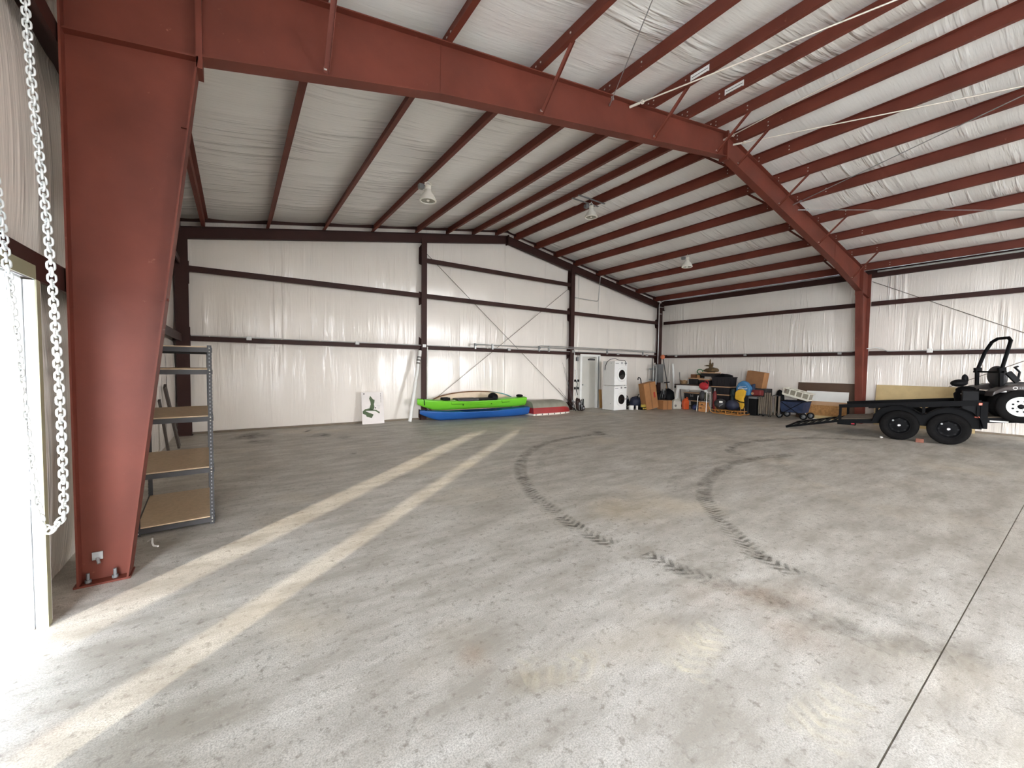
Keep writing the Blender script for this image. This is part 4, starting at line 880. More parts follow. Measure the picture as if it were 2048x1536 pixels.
# ================================================================ clutter in the far corner
def can(name, label, c, r, h, m, capm=None, cat='can'):
    t = thing(name, label, cat, c); LB(t, MB().lathe([(r * 0.92, 0), (r, 0.01), (r, h * 0.9), (r * 0.95, h)], 18), 'can_body', m); LB(t, MB().lathe([(r * 0.8, h), (r * 0.8, h + 0.015)], 18), 'can_lid', capm or M_GREY); return t
def carton(name, label, loc, size, rot=(0, 0, 0), m=None, m2=None, flaps=False, tape=True, mark=None):
    t = thing(name, label, 'box', loc, rot); w, d, h = size; m = m or M_CARD
    if flaps:
        th = 0.008
        LB(t, MB().box(-w/2, w/2, -d/2, -d/2 + th, 0, h), 'side_panel', m); LB(t, MB().box(-w/2, w/2, d/2 - th, d/2, 0, h), 'side_panel', m)
        LB(t, MB().box(-w/2, -w/2 + th, -d/2 + th, d/2 - th, 0, h), 'side_panel', m2 or m); LB(t, MB().box(w/2 - th, w/2, -d/2 + th, d/2 - th, 0, h), 'side_panel', m2 or m)
        LB(t, MB().box(-w/2 + th, w/2 - th, -d/2 + th, d/2 - th, 0, th), 'bottom_panel', m)
    else: LB(t, MB().box(-w/2, w/2, -d/2, d/2, 0, h), 'carton_body', m, 0.004)
    if tape: LB(t, MB().box(-0.03, 0.03, -d/2 - 0.002, -d/2, 0, h), 'tape', M_CARD2)
    if mark: LB(t, MB().box(mark[0], mark[1], -d/2 - 0.003, -d/2, mark[2], mark[3]), 'printed_mark', mark[4])
    return t
M_REDP = mat('red_print', (170, 52, 34), 0.6, 0, 0.05)
carton('tall_carton', 'tall brown carton with a red mark leaning left beside the corner', (14.30, 10.55, 0.035), (0.62, 0.32, 1.10), (0, math.radians(-11), math.radians(-12)), None, None, False, True, (0.14, 0.22, 0.45, 0.68, M_REDP))
carton('small_carton', 'small brown carton on the floor right of the tall one', (14.90, 10.28, 0), (0.46, 0.36, 0.38), (0, 0, math.radians(-14)))
t = thing('walking_cane', 'black hooked cane sticking up behind the tall carton', 'cane', (14.3, 10.95, 0)); mb = MB(); mb.tube([(14.3, 10.95, 0), (14.16, 10.92, 1.05), (14.10, 10.90, 1.22), (14.02, 10.89, 1.31), (13.93, 10.88, 1.33), (13.88, 10.88, 1.27), (13.90, 10.88, 1.22)], 0.02, 8); mb.build('cane_shaft', M_BLACK, t)
t = thing('floor_fan', 'black round floor fan with a pale hub right of the washer', 'fan', (13.62, 11.3, 0)); LB(t, MB().box(-0.16, 0.16, -0.12, 0.12, 0, 0.04), 'fan_base', M_BLACK, 0.01)
LB(t, MB().tube([(0.20 * math.cos(2*PI*k/20), -0.02, 0.30 + 0.25 * math.sin(2*PI*k/20)) for k in range(20)], 0.018, 6, True), 'fan_ring', M_BLACK); LB(t, MB().lathe([(0.0, 0), (0.05, 0.0), (0.05, 0.02)], 16, Matrix.Translation((0.06, -0.06, 0.44)) @ Matrix.Rotation(PI/2, 4, 'X')), 'fan_hub', M_GREY)
LB(t, MB().lathe([(0.0, 0.0), (0.19, 0.0), (0.19, 0.01)], 20, Matrix.Translation((0, 0.0, 0.30)) @ Matrix.Rotation(PI/2, 4, 'X')), 'fan_grille', M_BLACK)
M_NAVY = mat('navy', (38, 44, 66), 0.6, 0, 0.2, 6)
t = thing('duffel_bag', 'navy duffel bag slumped between the fan and the tall carton', 'bag', (14.0, 11.05, 0)); LB(t, MB().ell((0, 0, 0.26), (0.30, 0.22, 0.26), 16, 10, None, 0.25, 2), 'bag_body', M_NAVY); LB(t, MB().tube([(-0.1, -0.15, 0.45), (-0.05, -0.16, 0.62), (0.08, -0.15, 0.60), (0.1, -0.14, 0.45)], 0.015, 6), 'bag_handle', M_BLACK)
can('paint_can', 'white paint can on the floor right of the washer', (13.40, 10.80, 0), 0.10, 0.18, M_WHITE); can('spray_bottle', 'slim white bottle standing beside the paint can', (13.66, 10.72, 0), 0.045, 0.17, M_WHITE, M_BLACK, 'bottle')
M_YEL = mat('yellow_label', (188, 164, 74), 0.55, 0, 0.2, 14)
t = thing('oil_crate', 'small black crate with yellow labels left of the tall carton', 'crate', (13.86, 10.60, 0)); LB(t, MB().box(-0.16, 0.16, -0.12, 0.12, 0, 0.12), 'crate_body', M_BLACK, 0.01)
for k in range(3): LB(t, MB().box(-0.14 + 0.1 * k, -0.06 + 0.1 * k, -0.10, -0.02, 0.02, 0.22), 'jar', M_YEL, 0.01)
for k in range(2): LB(t, MB().box(-0.13 + 0.12 * k, -0.03 + 0.12 * k, -0.124, -0.12, 0.03, 0.09), 'crate_label', M_YEL)
M_ORB = mat('orange_foam', (206, 116, 78), 0.7, 0, 0.08)
t = thing('ball_pole', 'dark pole with an orange ball on top beside the breaker panel', 'pole', (16.42, 11.0, 0)); mb = MB(); mb.tube([(16.42, 11.0, 0), (16.62, 11.62, 2.2)], 0.02, 8); mb.build('pole_shaft', M_DKGREY, t); mb = MB(); mb.ell((16.62, 11.64, 2.26), (0.10, 0.10, 0.11)); mb.build('pole_ball', M_ORB, t)
mb = MB(); mb.tube([(16.98, 11.25, 0.95), (17.0, 11.35, 1.95)], 0.05, 12); mb.tube([(16.99, 11.28, 0), (16.98, 11.25, 0.95)], 0.03, 8); single(mb, 'tube_light', M_WHITE, 'thick white tube leaning in the corner right of the breaker panel', 'tube')
t = thing('push_broom', 'dark push broom leaning on the right wall by the corner', 'broom', (16.9, 10.7, 0)); mb = MB(); mb.tube([(16.55, 10.55, 0.06), (17.02, 11.0, 1.55)], 0.014, 8); mb.build('broom_handle', M_DKGREY, t); mb = MB(); mb.obox((16.55, 10.55, 0.05), (0.10, 0.40, 0.10)); mb.build('broom_head', M_BLACK, t)
t = thing('rake', 'wooden handled rake leaning in the corner with its head up', 'rake', (16.62, 11.35, 0)); mb = MB(); mb.tube([(16.62, 11.35, 0.0), (16.80, 11.52, 1.05)], 0.016, 8); mb.build('rake_handle', M_WOOD, t); mb = MB(); mb.tube([(16.68, 11.56, 1.05), (16.92, 11.44, 1.08)], 0.025, 6); mb.build('rake_head', M_BLACK, t)
t = thing('golf_bag', 'black bag heaped with dark straps behind the small carton', 'bag', (15.55, 11.1, 0)); mb = MB(); mb.ell((15.55, 11.1, 0.36), (0.34, 0.28, 0.36), 16, 10, None, 0.3, 9); mb.build('bag_body', M_BLACK, t)
for k in range(3): mb = MB(); mb.tube([(15.35 + 0.15 * k, 10.85, 0.35), (15.42 + 0.15 * k, 10.80, 0.72 + 0.06 * k), (15.55 + 0.14 * k, 10.86, 0.80 - 0.05 * k), (15.62 + 0.1 * k, 10.88, 0.4)], 0.018, 6); mb.build('bag_strap', M_GREY if k == 1 else M_DKGREY, t)
mb = MB(); mb.ell((16.15, 10.95, 0.40), (0.25, 0.25, 0.40), 14, 10, None, 0.35, 12); single(mb, 'trash_bag', M_BLACK, 'black plastic bag in the corner behind the white table', 'bag')

# ================================================================ stored goods along the right wall
M_TOTE = mat('tote_black', (28, 27, 30), 0.5, 0, 0.15, 6); M_LID = mat('tote_lid', (186, 150, 116), 0.5, 0, 0.08)
def tote(label, x0, y0, y1, z0, z1, lid=True, depth=0.45, open_=False, mark=None):
    t = thing('storage_tote', label, 'tote', (x0 + depth / 2, (y0 + y1) / 2, z0), group='black storage totes along the right wall'); w = y1 - y0; h = z1 - z0
    a, b = depth / 2, w / 2; hl = h - (0.04 if lid else 0.0)
    secs = [[(-a * k, -b * k, z), (a * k, -b * k, z), (a * k, b * k, z), (-a * k, b * k, z)] for k, z in ((0.90, 0), (0.97, hl))]
    mb = MB(); vs = secs[0] + secs[1]; mb.add(vs, [(3, 2, 1, 0), (0, 1, 5, 4), (1, 2, 6, 5), (2, 3, 7, 6), (3, 0, 4, 7)] + ([] if open_ else [(4, 5, 6, 7)])); LB(t, mb, 'tote_body', M_TOTE)
    n = 5
    for k in range(n): yy = -b * 0.75 + 1.5 * b * k / (n - 1); LB(t, MB().obox((-a * 0.945 - 0.004, yy, hl * 0.45), (0.012, 0.02, hl * 0.75)), 'tote_rib', M_TOTE)
    if lid: LB(t, MB().box(-a - 0.012, a, -b - 0.005, b + 0.005, hl, h), 'tote_lid', M_LID, 0.008)
    else: LB(t, MB().box(-a - 0.015, a, -b - 0.01, b + 0.01, hl - 0.03, hl), 'tote_rim', M_TOTE)
    if mark:
        for k in range(3): LB(t, MB().box(-a * 0.96 - 0.012, -a * 0.96 - 0.006, 0.02 + 0.05 * k - 0.1, 0.05 + 0.05 * k - 0.1, h * 0.45, h * 0.45 + 0.1 - 0.03 * (k % 2)), 'chalk_mark', M_GREY)
    return t
TX = 16.12
tote('black tote with tan lid at the bottom of the right stack, on the floor', TX + 0.1, 8.26, 8.86, 0.0, 0.385, True, 0.5)
tote('black tote with tan lid second from the floor in the right stack', TX + 0.06, 8.26, 8.84, 0.387, 0.70, True, 0.5)
tote('wide black tote with tan lid third from the floor in the right stack', TX, 8.20, 8.97, 0.702, 1.02, True, 0.55)
tote('open ribbed black tote heaped with dark cloth on the right stack', TX, 8.20, 8.97, 1.022, 1.40, False, 0.55)
mb = MB(); mb.ell((TX + 0.27, 8.58, 1.36), (0.24, 0.34, 0.17), 16, 10, None, 0.35, 4); single(mb, 'dark_cloth', M_BLACK, 'dark crumpled cloth bulging from the open ribbed tote', 'cloth')
tote('black tote with tan lid under the table, on the floor', TX + 0.1, 9.36, 9.92, 0.0, 0.36, True, 0.5)
tote('chalk marked black tote with tan lid upper of two under the table', TX + 0.05, 9.50, 10.22, 0.362, 0.70, True, 0.5, False, True)
# white table with a dark top
M_TTOP = mat('table_top', (58, 42, 34), 0.5, 0, 0.15, 5)
tt = thing('side_table', 'white painted table with a dark top and flared legs carrying totes', 'table', (16.25, 9.75, 0))
mb = MB(); mb.box(15.88, 16.75, 9.02, 10.50, 1.005, 1.05); mb.build('table_top', M_TTOP, tt, 0.006)
mb = MB(); mb.box(15.93, 15.97, 9.06, 10.40, 0.83, 1.005); mb.build('apron', M_WHITE, tt); mb = MB(); mb.box(16.66, 16.70, 9.06, 10.40, 0.83, 1.005); mb.build('apron', M_WHITE, tt)
mb = MB(); mb.box(15.97, 16.66, 10.36, 10.40, 0.83, 1.005); mb.build('apron', M_WHITE, tt)
for x in (15.94, 16.69):
    for yt, yb_ in ((10.36, 10.48), (9.10, 9.06)):
        mb = MB(); mb.add([(x - 0.03, yt - 0.05, 0.85), (x + 0.03, yt - 0.05, 0.85), (x + 0.03, yt + 0.05, 0.85), (x - 0.03, yt + 0.05, 0.85), (x - 0.03, yb_ - 0.09, 0), (x + 0.03, yb_ - 0.09, 0), (x + 0.03, yb_ + 0.05, 0), (x - 0.03, yb_ + 0.05, 0)], [(0, 1, 2, 3), (7, 6, 5, 4), (0, 4, 5, 1), (1, 5, 6, 2), (2, 6, 7, 3), (3, 7, 4, 0)]); mb.build('table_leg', M_WHITE, tt)
mb = MB(); mb.ell((15.86, 10.44, 0.93), (0.03, 0.04, 0.07), 10, 8); mb.build('table_latch', M_BLACK, tt)
tote('black tote with tan lid on the left end of the table top', TX, 9.54, 9.99, 1.052, 1.33, True, 0.45)
tote('black tote with tan lid in the middle of the table top', TX, 9.04, 9.52, 1.052, 1.29, True, 0.45)
tote('topmost black tote with tan lid under the driftwood stump', TX + 0.02, 8.84, 9.46, 1.405, 1.58, True, 0.45)
M_BROWN = mat('brown_leather', (110, 68, 36), 0.6, 0, 0.25, 8)
carton('brown_box', 'small brown box on the tote at the left end of the table', (TX + 0.2, 9.82, 1.332), (0.3, 0.22, 0.15), (0, 0, 0.1), M_BROWN, None, False, False); carton('tan_box', 'tiny tan box beside the brown box on the tote', (TX + 0.2, 9.61, 1.332), (0.2, 0.12, 0.12), (0, 0, 0), M_CARD, None, False, False)
t = thing('wicker_basket', 'woven basket with uneven rim at the left edge of the table', 'basket', (16.18, 10.24, 1.052)); M_WICK = mat('wicker', (140, 112, 78), 0.8, 0, 0.3, 20, 0.5, 40)
LB(t, MB().lathe([(0.12, 0), (0.145, 0.08), (0.15, 0.15)], 14), 'basket_body', M_WICK)
for k in range(2): LB(t, MB().tube([(0.148 * math.cos(2*PI*j/16), 0.148 * math.sin(2*PI*j/16), 0.06 + 0.09 * k + 0.01 * math.sin(j * 2)) for j in range(16)], 0.014, 6, True), 'basket_band', M_WICK)
M_GHOSE = mat('green_hose', (76, 130, 84), 0.5, 0, 0.1)
t = thing('hose_coil', 'coil of green and black hose on top of the table totes', 'hose', (16.4, 9.6, 1.33))
for k in range(5): mb = MB(); R_ = 0.13 - 0.012 * (k % 2); mb.tube([(16.40 + 0.035 * k - 0.1, 9.58 + R_ * math.cos(2*PI*j/18) + 0.02 * k, 1.60 + R_ * 0.8 * math.sin(2*PI*j/18)) for j in range(18)], 0.016, 6, True); mb.build('hose_loop', M_GHOSE if k % 2 == 0 else M_BLACK, t)
mb = MB(); mb.box(16.27, 16.58, 9.53, 9.70, 1.332, 1.48); mb.build('hose_rest', M_BLACK, t)
M_MOSS = mat('driftwood', (92, 72, 44), 0.9, 0, 0.4, 14, 0.8, 25)
t = thing('driftwood_stump', 'mossy driftwood stump with a pointing branch on the topmost tote', 'stump', (16.4, 9.15, 1.582))
LB(t, MB().ell((0, 0, 0.09), (0.20, 0.30, 0.10), 16, 10, None, 0.35, 5), 'root_mass', M_MOSS)
LB(t, MB().tube([(0, 0.02, 0.06), (0, 0.03, 0.22), (0.01, 0.05, 0.38)], [0.09, 0.06, 0.045], 9), 'trunk', M_MOSS); LB(t, MB().tube([(0, 0.05, 0.32), (0.01, 0.06, 0.45), (0, 0.05, 0.54)], [0.035, 0.028, 0.02], 7), 'branch', M_MOSS)
LB(t, MB().tube([(0, 0.05, 0.27), (0, 0.18, 0.275), (-0.01, 0.30, 0.27)], [0.035, 0.03, 0.008], 7), 'branch', M_MOSS); LB(t, MB().tube([(0, 0, 0.18), (0, -0.05, 0.30), (0, -0.06, 0.40)], [0.05, 0.035, 0.025], 7), 'branch', M_MOSS)
# jugs
def jug(name, label, c, w, h, m, capm):
    t = thing(name, label, 'jug', c, (0, 0, -0.5)); LB(t, MB().add([(-w/2*k, -w*0.36*k2, z) if i == 0 else (w/2*k, -w*0.36*k2, z) if i == 1 else (w/2*k, w*0.36*k2, z) if i == 2 else (-w/2*k, w*0.36*k2, z) for k, k2, z in ((0.95, 0.95, 0), (1, 1, 0.03), (1, 1, h*0.66), (0.45, 0.5, h*0.86), (0.2, 0.4, h*0.9)) for i in range(4)], [(3, 2, 1, 0)] + [(j*4+i, j*4+(i+1)%4, (j+1)*4+(i+1)%4, (j+1)*4+i) for j in range(4) for i in range(4)] + [(16, 17, 18, 19)]), 'jug_body', m, 0.02)
    LB(t, MB().tube([(w*0.1, 0, h*0.86), (w*0.22, 0, h*0.98), (w*0.40, 0, h*0.90), (w*0.45, 0, h*0.66)], 0.016, 8), 'jug_handle', m); LB(t, MB().lathe([(0.03, h*0.88), (0.03, h*0.97)], 12, Matrix.Translation((-w*0.02, 0, 0))), 'jug_cap', capm)
    return t
M_JUGW = mat('translucent_jug', (206, 204, 192), 0.45, 0, 0.06); M_ORANGE = mat('orange_plastic', (206, 84, 36), 0.45, 0, 0.08)
j = jug('white_jug', 'white plastic jug on the floor in front of the table', (15.55, 10.18, 0), 0.36, 0.46, M_JUGW, M_WHITE); LB(j, MB().lathe([(0.0, 0), (0.05, 0), (0.05, 0.004)], 16, Matrix.Translation((-0.08, -0.132, 0.14)) @ Matrix.Rotation(PI/2, 4, 'X')), 'jug_emblem', M_INK)
jug('fuel_jug', 'orange fuel jug standing beside the white jug', (15.72, 9.84, 0), 0.24, 0.52, M_ORANGE, M_BLACK)
M_BLUED = mat('blue_plastic', (52, 64, 110), 0.5, 0, 0.2)
mb = MB(); mb.ell((15.86, 9.46, 0.11), (0.16, 0.14, 0.11), 12, 8, None, 0.2, 3); single(mb, 'blue_bundle', M_BLUED, 'small blue bundle on the floor behind the folding chair', 'bundle')
# folding lawn chair loaded with bags
lc = thing('folding_chair', 'aluminium folding chair loaded with bags in front of the totes', 'chair', (15.42, 8.88, 0)); M_ALU = mat('aluminium', (206, 204, 198), 0.3, 0.6, 0.05)
for p in (((15.36, 9.12, 0), (15.40, 9.10, 0.64)), ((15.28, 8.68, 0), (15.34, 8.70, 0.82)), ((15.52, 8.62, 0.0), (15.46, 8.62, 0.82)), ((15.66, 9.06, 0), (15.60, 9.06, 0.64))): mb = MB(); mb.tube(p, 0.014, 8); mb.build('chair_leg', M_ALU, lc)
for p in (((15.40, 9.10, 0.42), (15.33, 8.70, 0.42)), ((15.46, 8.64, 0.42), (15.60, 9.06, 0.42)), ((15.33, 8.69, 0.40), (15.47, 8.63, 0.40)), ((15.40, 9.10, 0.62), (15.60, 9.06, 0.62)), ((15.34, 8.70, 0.80), (15.46, 8.62, 0.80))): mb = MB(); mb.tube(p, 0.012, 8); mb.build('chair_rail', M_ALU, lc)
mb = MB(); mb.box(15.36, 15.56, 8.70, 9.06, 0.42, 0.45); mb.build('chair_seat', M_DKGREY, lc)
M_OLV = mat('olive_bag', (92, 92, 76), 0.7, 0, 0.25, 8)
mb = MB(); mb.ell((15.50, 8.98, 0.64), (0.10, 0.13, 0.19), 14, 10, None, 0.2, 1); single(mb, 'dark_satchel', M_DKGREY, 'dark soft satchel on the seat of the folding chair', 'bag'); mb = MB(); mb.ell((15.45, 8.77, 0.62), (0.08, 0.09, 0.17), 12, 10, None, 0.2, 7); single(mb, 'olive_pouch', M_OLV, 'mottled olive pouch on the seat of the folding chair', 'bag')
M_REDC = mat('red_cloth', (178, 40, 48), 0.7, 0, 0.15, 6)
t = thing('red_bag', 'bright red bag with a looped handle hanging on the folding chair', 'bag', (15.62, 9.0, 0.85)); mb = MB(); mb.ell((15.66, 9.02, 1.02), (0.12, 0.20, 0.15), 16, 10, None, 0.25, 8); mb.build('bag_body', M_REDC, t); mb = MB(); mb.tube([(15.60, 8.96, 1.10), (15.58, 8.93, 1.22), (15.58, 8.84, 1.25), (15.58, 8.78, 1.17), (15.60, 8.80, 1.02)], 0.012, 6); mb.build('bag_handle', M_REDC, t)
t = thing('wooden_crate', 'slatted wooden crate on the floor under the folding chair', 'crate', (15.52, 8.92, 0)); M_CRATE = mat('crate_wood', (196, 138, 84), 0.65, 0, 0.25, 10)
for k in range(3): LB(t, MB().box(-0.10, -0.085, -0.16, 0.16, 0.02 + 0.125 * k, 0.125 + 0.125 * k), 'crate_slat', M_CRATE)
for k in range(3): LB(t, MB().box(0.085, 0.10, -0.16, 0.16, 0.02 + 0.125 * k, 0.125 + 0.125 * k), 'crate_slat', M_CRATE)
LB(t, MB().box(-0.085, 0.085, -0.16, -0.145, 0.02, 0.38), 'crate_end', M_CRATE); LB(t, MB().box(-0.085, 0.085, 0.145, 0.16, 0.02, 0.38), 'crate_end', M_CRATE); LB(t, MB().box(-0.10, 0.10, -0.16, 0.16, 0, 0.02), 'crate_bottom', M_CRATE)
for k in range(2): LB(t, MB().obox((-0.102, 0.02 + 0.05 * k, 0.29 - 0.14 * k), (0.004, 0.09, 0.03)), 'crate_print', M_DKGREY)
M_DRED = mat('dark_red', (120, 40, 40), 0.6, 0, 0.2)
t = thing('rolled_umbrella', 'dark red rolled umbrella standing right of the folding chair', 'umbrella', (15.78, 8.62, 0)); LB(t, MB().lathe([(0.02, 0.02), (0.07, 0.20), (0.075, 0.7), (0.03, 0.84)], 10), 'umbrella_cloth', M_DRED); LB(t, MB().tube([(0, 0, 0), (0, 0, 0.95)], 0.012, 6), 'umbrella_shaft', M_ALU)
# wooden sled with bags
sl = thing('wooden_sled', 'low yellow wooden sled with slats on the floor carrying bags', 'sled', (15.5, 7.95, 0)); M_SLED = mat('sled_wood', (202, 142, 72), 0.55, 0, 0.2, 8)
for x in (15.26, 15.72):
    mb = MB(); mb.tube([(x, 8.55, 0.24), (x, 8.50, 0.10), (x, 8.38, 0.025), (x, 7.35, 0.02), (x, 7.25, 0.06)], 0.018, 6); mb.build('sled_runner', M_SLED, sl)
for k in range(9): y = 8.42 - 0.13 * k; mb = MB(); mb.box(15.22, 15.76, y - 0.03, y + 0.03, 0.13, 0.15); mb.build('sled_slat', M_SLED, sl)
for y in (8.3, 7.9, 7.45):
    for x in (15.26, 15.72): mb = MB(); mb.beam((x, y, 0.03), (x, y, 0.135), 0.02, 0.02, (1, 0, 0)); mb.build('sled_strut', M_SLED, sl)
mb = MB(); mb.ell((15.52, 8.24, 0.36), (0.22, 0.22, 0.205), 16, 10, None, 0.15, 14); t = single(mb, 'grey_bag', M_DKGREY, 'dark grey bag with white tags on the left of the sled', 'bag')
mb = MB(); mb.obox((15.315, 8.12, 0.46), (0.01, 0.12, 0.07), rotz(0.2)); mb.build('bag_tag', M_WHITE, t); mb = MB(); mb.beam((15.30, 8.18, 0.28), (15.30, 8.02, 0.40), 0.01, 0.03); mb.build('bag_tag', M_GREY, t)
mb = MB(); mb.ell((15.50, 7.78, 0.36), (0.22, 0.24, 0.20), 16, 10, None, 0.12, 21); single(mb, 'navy_tarp', M_NAVY, 'folded navy tarp on the right of the sled', 'tarp')
# life vest, backpack, boxes
bpk = thing('blue_backpack', 'bright blue backpack with white lettering standing on a crate behind the yellow vest', 'backpack', (16.15, 7.66, 0.72)); M_BLUEB = mat('backpack_blue', (64, 122, 168), 0.6, 0, 0.15, 6); M_BLUEK = mat('backpack_navy', (40, 58, 84), 0.65, 0, 0.15, 6)
LB(bpk, MB().prism([(-0.25, 0), (0.25, 0), (0.26, 0.30), (0.17, 0.48), (0.02, 0.57), (-0.14, 0.49), (-0.26, 0.30)], (-0.16, 0, 0), (0, 1, 0), (0, 0, 1), (0.24, 0, 0)), 'pack_body', M_BLUEB, 0.05); LB(bpk, MB().prism([(-0.30, 0), (0.30, 0), (0.31, 0.46), (0.2, 0.40), (-0.2, 0.42), (-0.30, 0.46)], (0.09, 0, 0), (0, 1, 0), (0, 0, 1), (0.12, 0, 0)), 'pack_back', M_BLUEK, 0.03)
LB(bpk, MB().ell((-0.12, 0, 0.16), (0.07, 0.20, 0.14), 14, 10), 'front_pocket', M_BLUEB)
for k in range(7): LB(bpk, MB().obox((-0.175 + 0.003 * abs(k - 3), 0.15 - 0.05 * k, 0.27 + 0.012 * math.sin(k)), (0.012, 0.034, 0.045)), 'lettering', M_WMARK)
for k in range(5): LB(bpk, MB().obox((-0.165 + 0.003 * abs(k - 2), 0.10 - 0.05 * k, 0.345), (0.012, 0.034, 0.02)), 'lettering', M_WMARK)
mb = MB(); mb.box(15.98, 16.40, 7.42, 7.92, 0, 0.72); single(mb, 'plastic_bin', M_TOTE, 'dark bin on the floor under the blue backpack', 'bin', bevel=0.02)
mb = MB(); mb.ell((16.05, 8.04, 0.78), (0.11, 0.10, 0.17), 12, 10, None, 0.3, 17); mb.ell((16.08, 8.05, 0.40), (0.12, 0.09, 0.40), 12, 10, None, 0.25, 18); single(mb, 'dark_green_jacket', mat('dark_teal', (30, 46, 46), 0.7, 0, 0.2), 'dark green jacket bundled left of the blue backpack', 'jacket')
M_VEST = mat('vest_yellow', (222, 172, 44), 0.65, 0, 0.12, 5)
lv_ = thing('life_vest', 'yellow life vest with a black strap hanging over the sled end', 'life vest', (15.75, 7.6, 0.2)); mb = MB()
mb.prism([(7.82, 0.62), (7.80, 0.84), (7.70, 0.95), (7.52, 0.97), (7.42, 0.90), (7.45, 0.72), (7.50, 0.60), (7.47, 0.35), (7.52, 0.20), (7.60, 0.22), (7.66, 0.42)], (15.71, 0, 0), (0, 1, 0), (0, 0, 1), (0.11, 0, 0)); mb.build('vest_foam', M_VEST, lv_, 0.035)
mb = MB(); mb.tube([(15.71, 7.74, 0.55), (15.68, 7.6, 0.49), (15.70, 7.44, 0.47)], 0.022, 6); mb.build('vest_strap', M_BLACK, lv_)
for k in range(2): mb = MB(); mb.tube([(15.70, 7.58 - 0.14 * k, 0.28), (15.60, 7.50 - 0.14 * k, 0.03)], 0.012, 6); mb.build('vest_tie', M_LID, lv_)
co_ = thing('cooler', 'tall black cooler with a pale lid edge beside the folded chairs', 'cooler', (16.08, 7.26, 0)); LB(co_, MB().box(-0.16, 0.16, -0.14, 0.13, 0.0, 0.62), 'cooler_body', M_BLACK, 0.015); LB(co_, MB().box(-0.17, 0.17, -0.15, 0.14, 0.62, 0.70), 'cooler_lid', M_GREY, 0.012)
mb = MB(); mb.box(15.93, 16.40, 7.05, 7.40, 0.70, 0.73) ; single(mb, 'folding_tray', M_DKGREY, 'flat grey tray laid over the cooler', 'tray')
carton('moving_box', 'large open cardboard box tilted on top of the stored goods', (16.66, 7.50, 1.035), (0.40, 0.62, 0.60), (math.radians(8), 0, 0), M_CARD, M_CARD2, True, False)  # two sides use the darker cardboard: shade put into the colour
mb = MB(); mb.box(16.42, 16.95, 7.02, 7.90, 0, 0.985); single(mb, 'grey_cabinet', M_DKGREY, 'dark cabinet hidden under the open cardboard box', 'cabinet', bevel=0.01)
t = thing('red_cooler_bag', 'dark red soft bag with a round badge below the cardboard box', 'bag', (16.2, 7.21, 0.732)); LB(t, MB().box(-0.14, 0.14, -0.17, 0.17, 0, 0.22), 'bag_body', M_DRED, 0.05); LB(t, MB().lathe([(0, 0), (0.05, 0), (0.05, 0.008)], 14, Matrix.Translation((-0.14, 0.12, 0.08)) @ Matrix.Rotation(-PI/2, 4, 'Y')), 'bag_badge', M_LID)
M_CHAIRC = mat('camp_canvas', (116, 104, 90), 0.8, 0, 0.12, 8)
def fchair(label, x, y, h, w, lean):
    t = thing('folded_camp_chair', label, 'chair', (x, y, 0), (0, lean, 0), group='folded canvas chairs along the right wall')
    for k in range(3): yy = -w / 2 + w * k / 2; LB(t, MB().add([(-0.03, yy - 0.025, 0.08), (0.03, yy - 0.025, 0.08), (0.03, yy + 0.025, 0.08), (-0.03, yy + 0.025, 0.08), (-0.02, yy - 0.02, h), (0.04, yy - 0.02, h), (0.04, yy + 0.03, h), (-0.02, yy + 0.03, h)], [(3, 2, 1, 0), (4, 5, 6, 7), (0, 1, 5, 4), (1, 2, 6, 5), (2, 3, 7, 6), (3, 0, 4, 7)]), 'canvas_fold', M_CHAIRC, 0.012)
    LB(t, MB().tube([(-0.02, -w/2, h - 0.02), (-0.05, 0, h + 0.03), (-0.02, w/2, h - 0.02)], 0.016, 6), 'top_rail', M_DKGREY)
    for s_ in (-1, 1): LB(t, MB().tube([(0.0, s_ * w * 0.4, 0.9 * h), (-0.03, s_ * w * 0.55, 0.0)], 0.011, 6), 'frame_leg', M_DKGREY); LB(t, MB().ell((-0.03, s_ * w * 0.55, 0.015), (0.02, 0.02, 0.015), 8, 6), 'rubber_foot', M_BLACK)
fchair('low folded canvas chair next to the black cooler', 15.98, 6.98, 0.72, 0.13, 0.02); fchair('tallest folded canvas chair in the middle of the three', 16.02, 6.80, 0.88, 0.15, 0.05); fchair('broad folded canvas chair nearest the blue wagon', 15.95, 6.50, 0.78, 0.24, 0.04)
wg = thing('folding_wagon', 'navy fabric folding wagon with black wheels under the white crate', 'wagon', (16.4, 6.05, 0)); M_WNAVY = mat('wagon_navy', (34, 46, 74), 0.7, 0, 0.35, 7, 0.5, 8)
mb = MB(); mb.add([(16.12, 5.72, 0.22), (16.66, 5.72, 0.22), (16.66, 6.36, 0.22), (16.12, 6.36, 0.22), (16.06, 5.66, 0.60), (16.72, 5.66, 0.60), (16.72, 6.42, 0.60), (16.06, 6.42, 0.60)], [(3, 2, 1, 0), (0, 1, 5, 4), (1, 2, 6, 5), (2, 3, 7, 6), (3, 0, 4, 7)]); mb.build('wagon_fabric', M_WNAVY, wg)
for (a, b) in (((16.06, 5.66), (16.72, 5.66)), ((16.72, 5.66), (16.72, 6.42)), ((16.72, 6.42), (16.06, 6.42)), ((16.06, 6.42), (16.06, 5.66))): mb = MB(); mb.tube([(a[0], a[1], 0.61), (b[0], b[1], 0.61)], 0.014, 6); mb.build('wagon_rail', M_BLACK, wg)
for y0, y1 in ((5.70, 6.38), (6.38, 5.70)): mb = MB(); mb.tube([(16.05, y0, 0.12), (16.04, y1, 0.60)], 0.012, 6); mb.build('wagon_cross_bar', M_BLACK, wg)
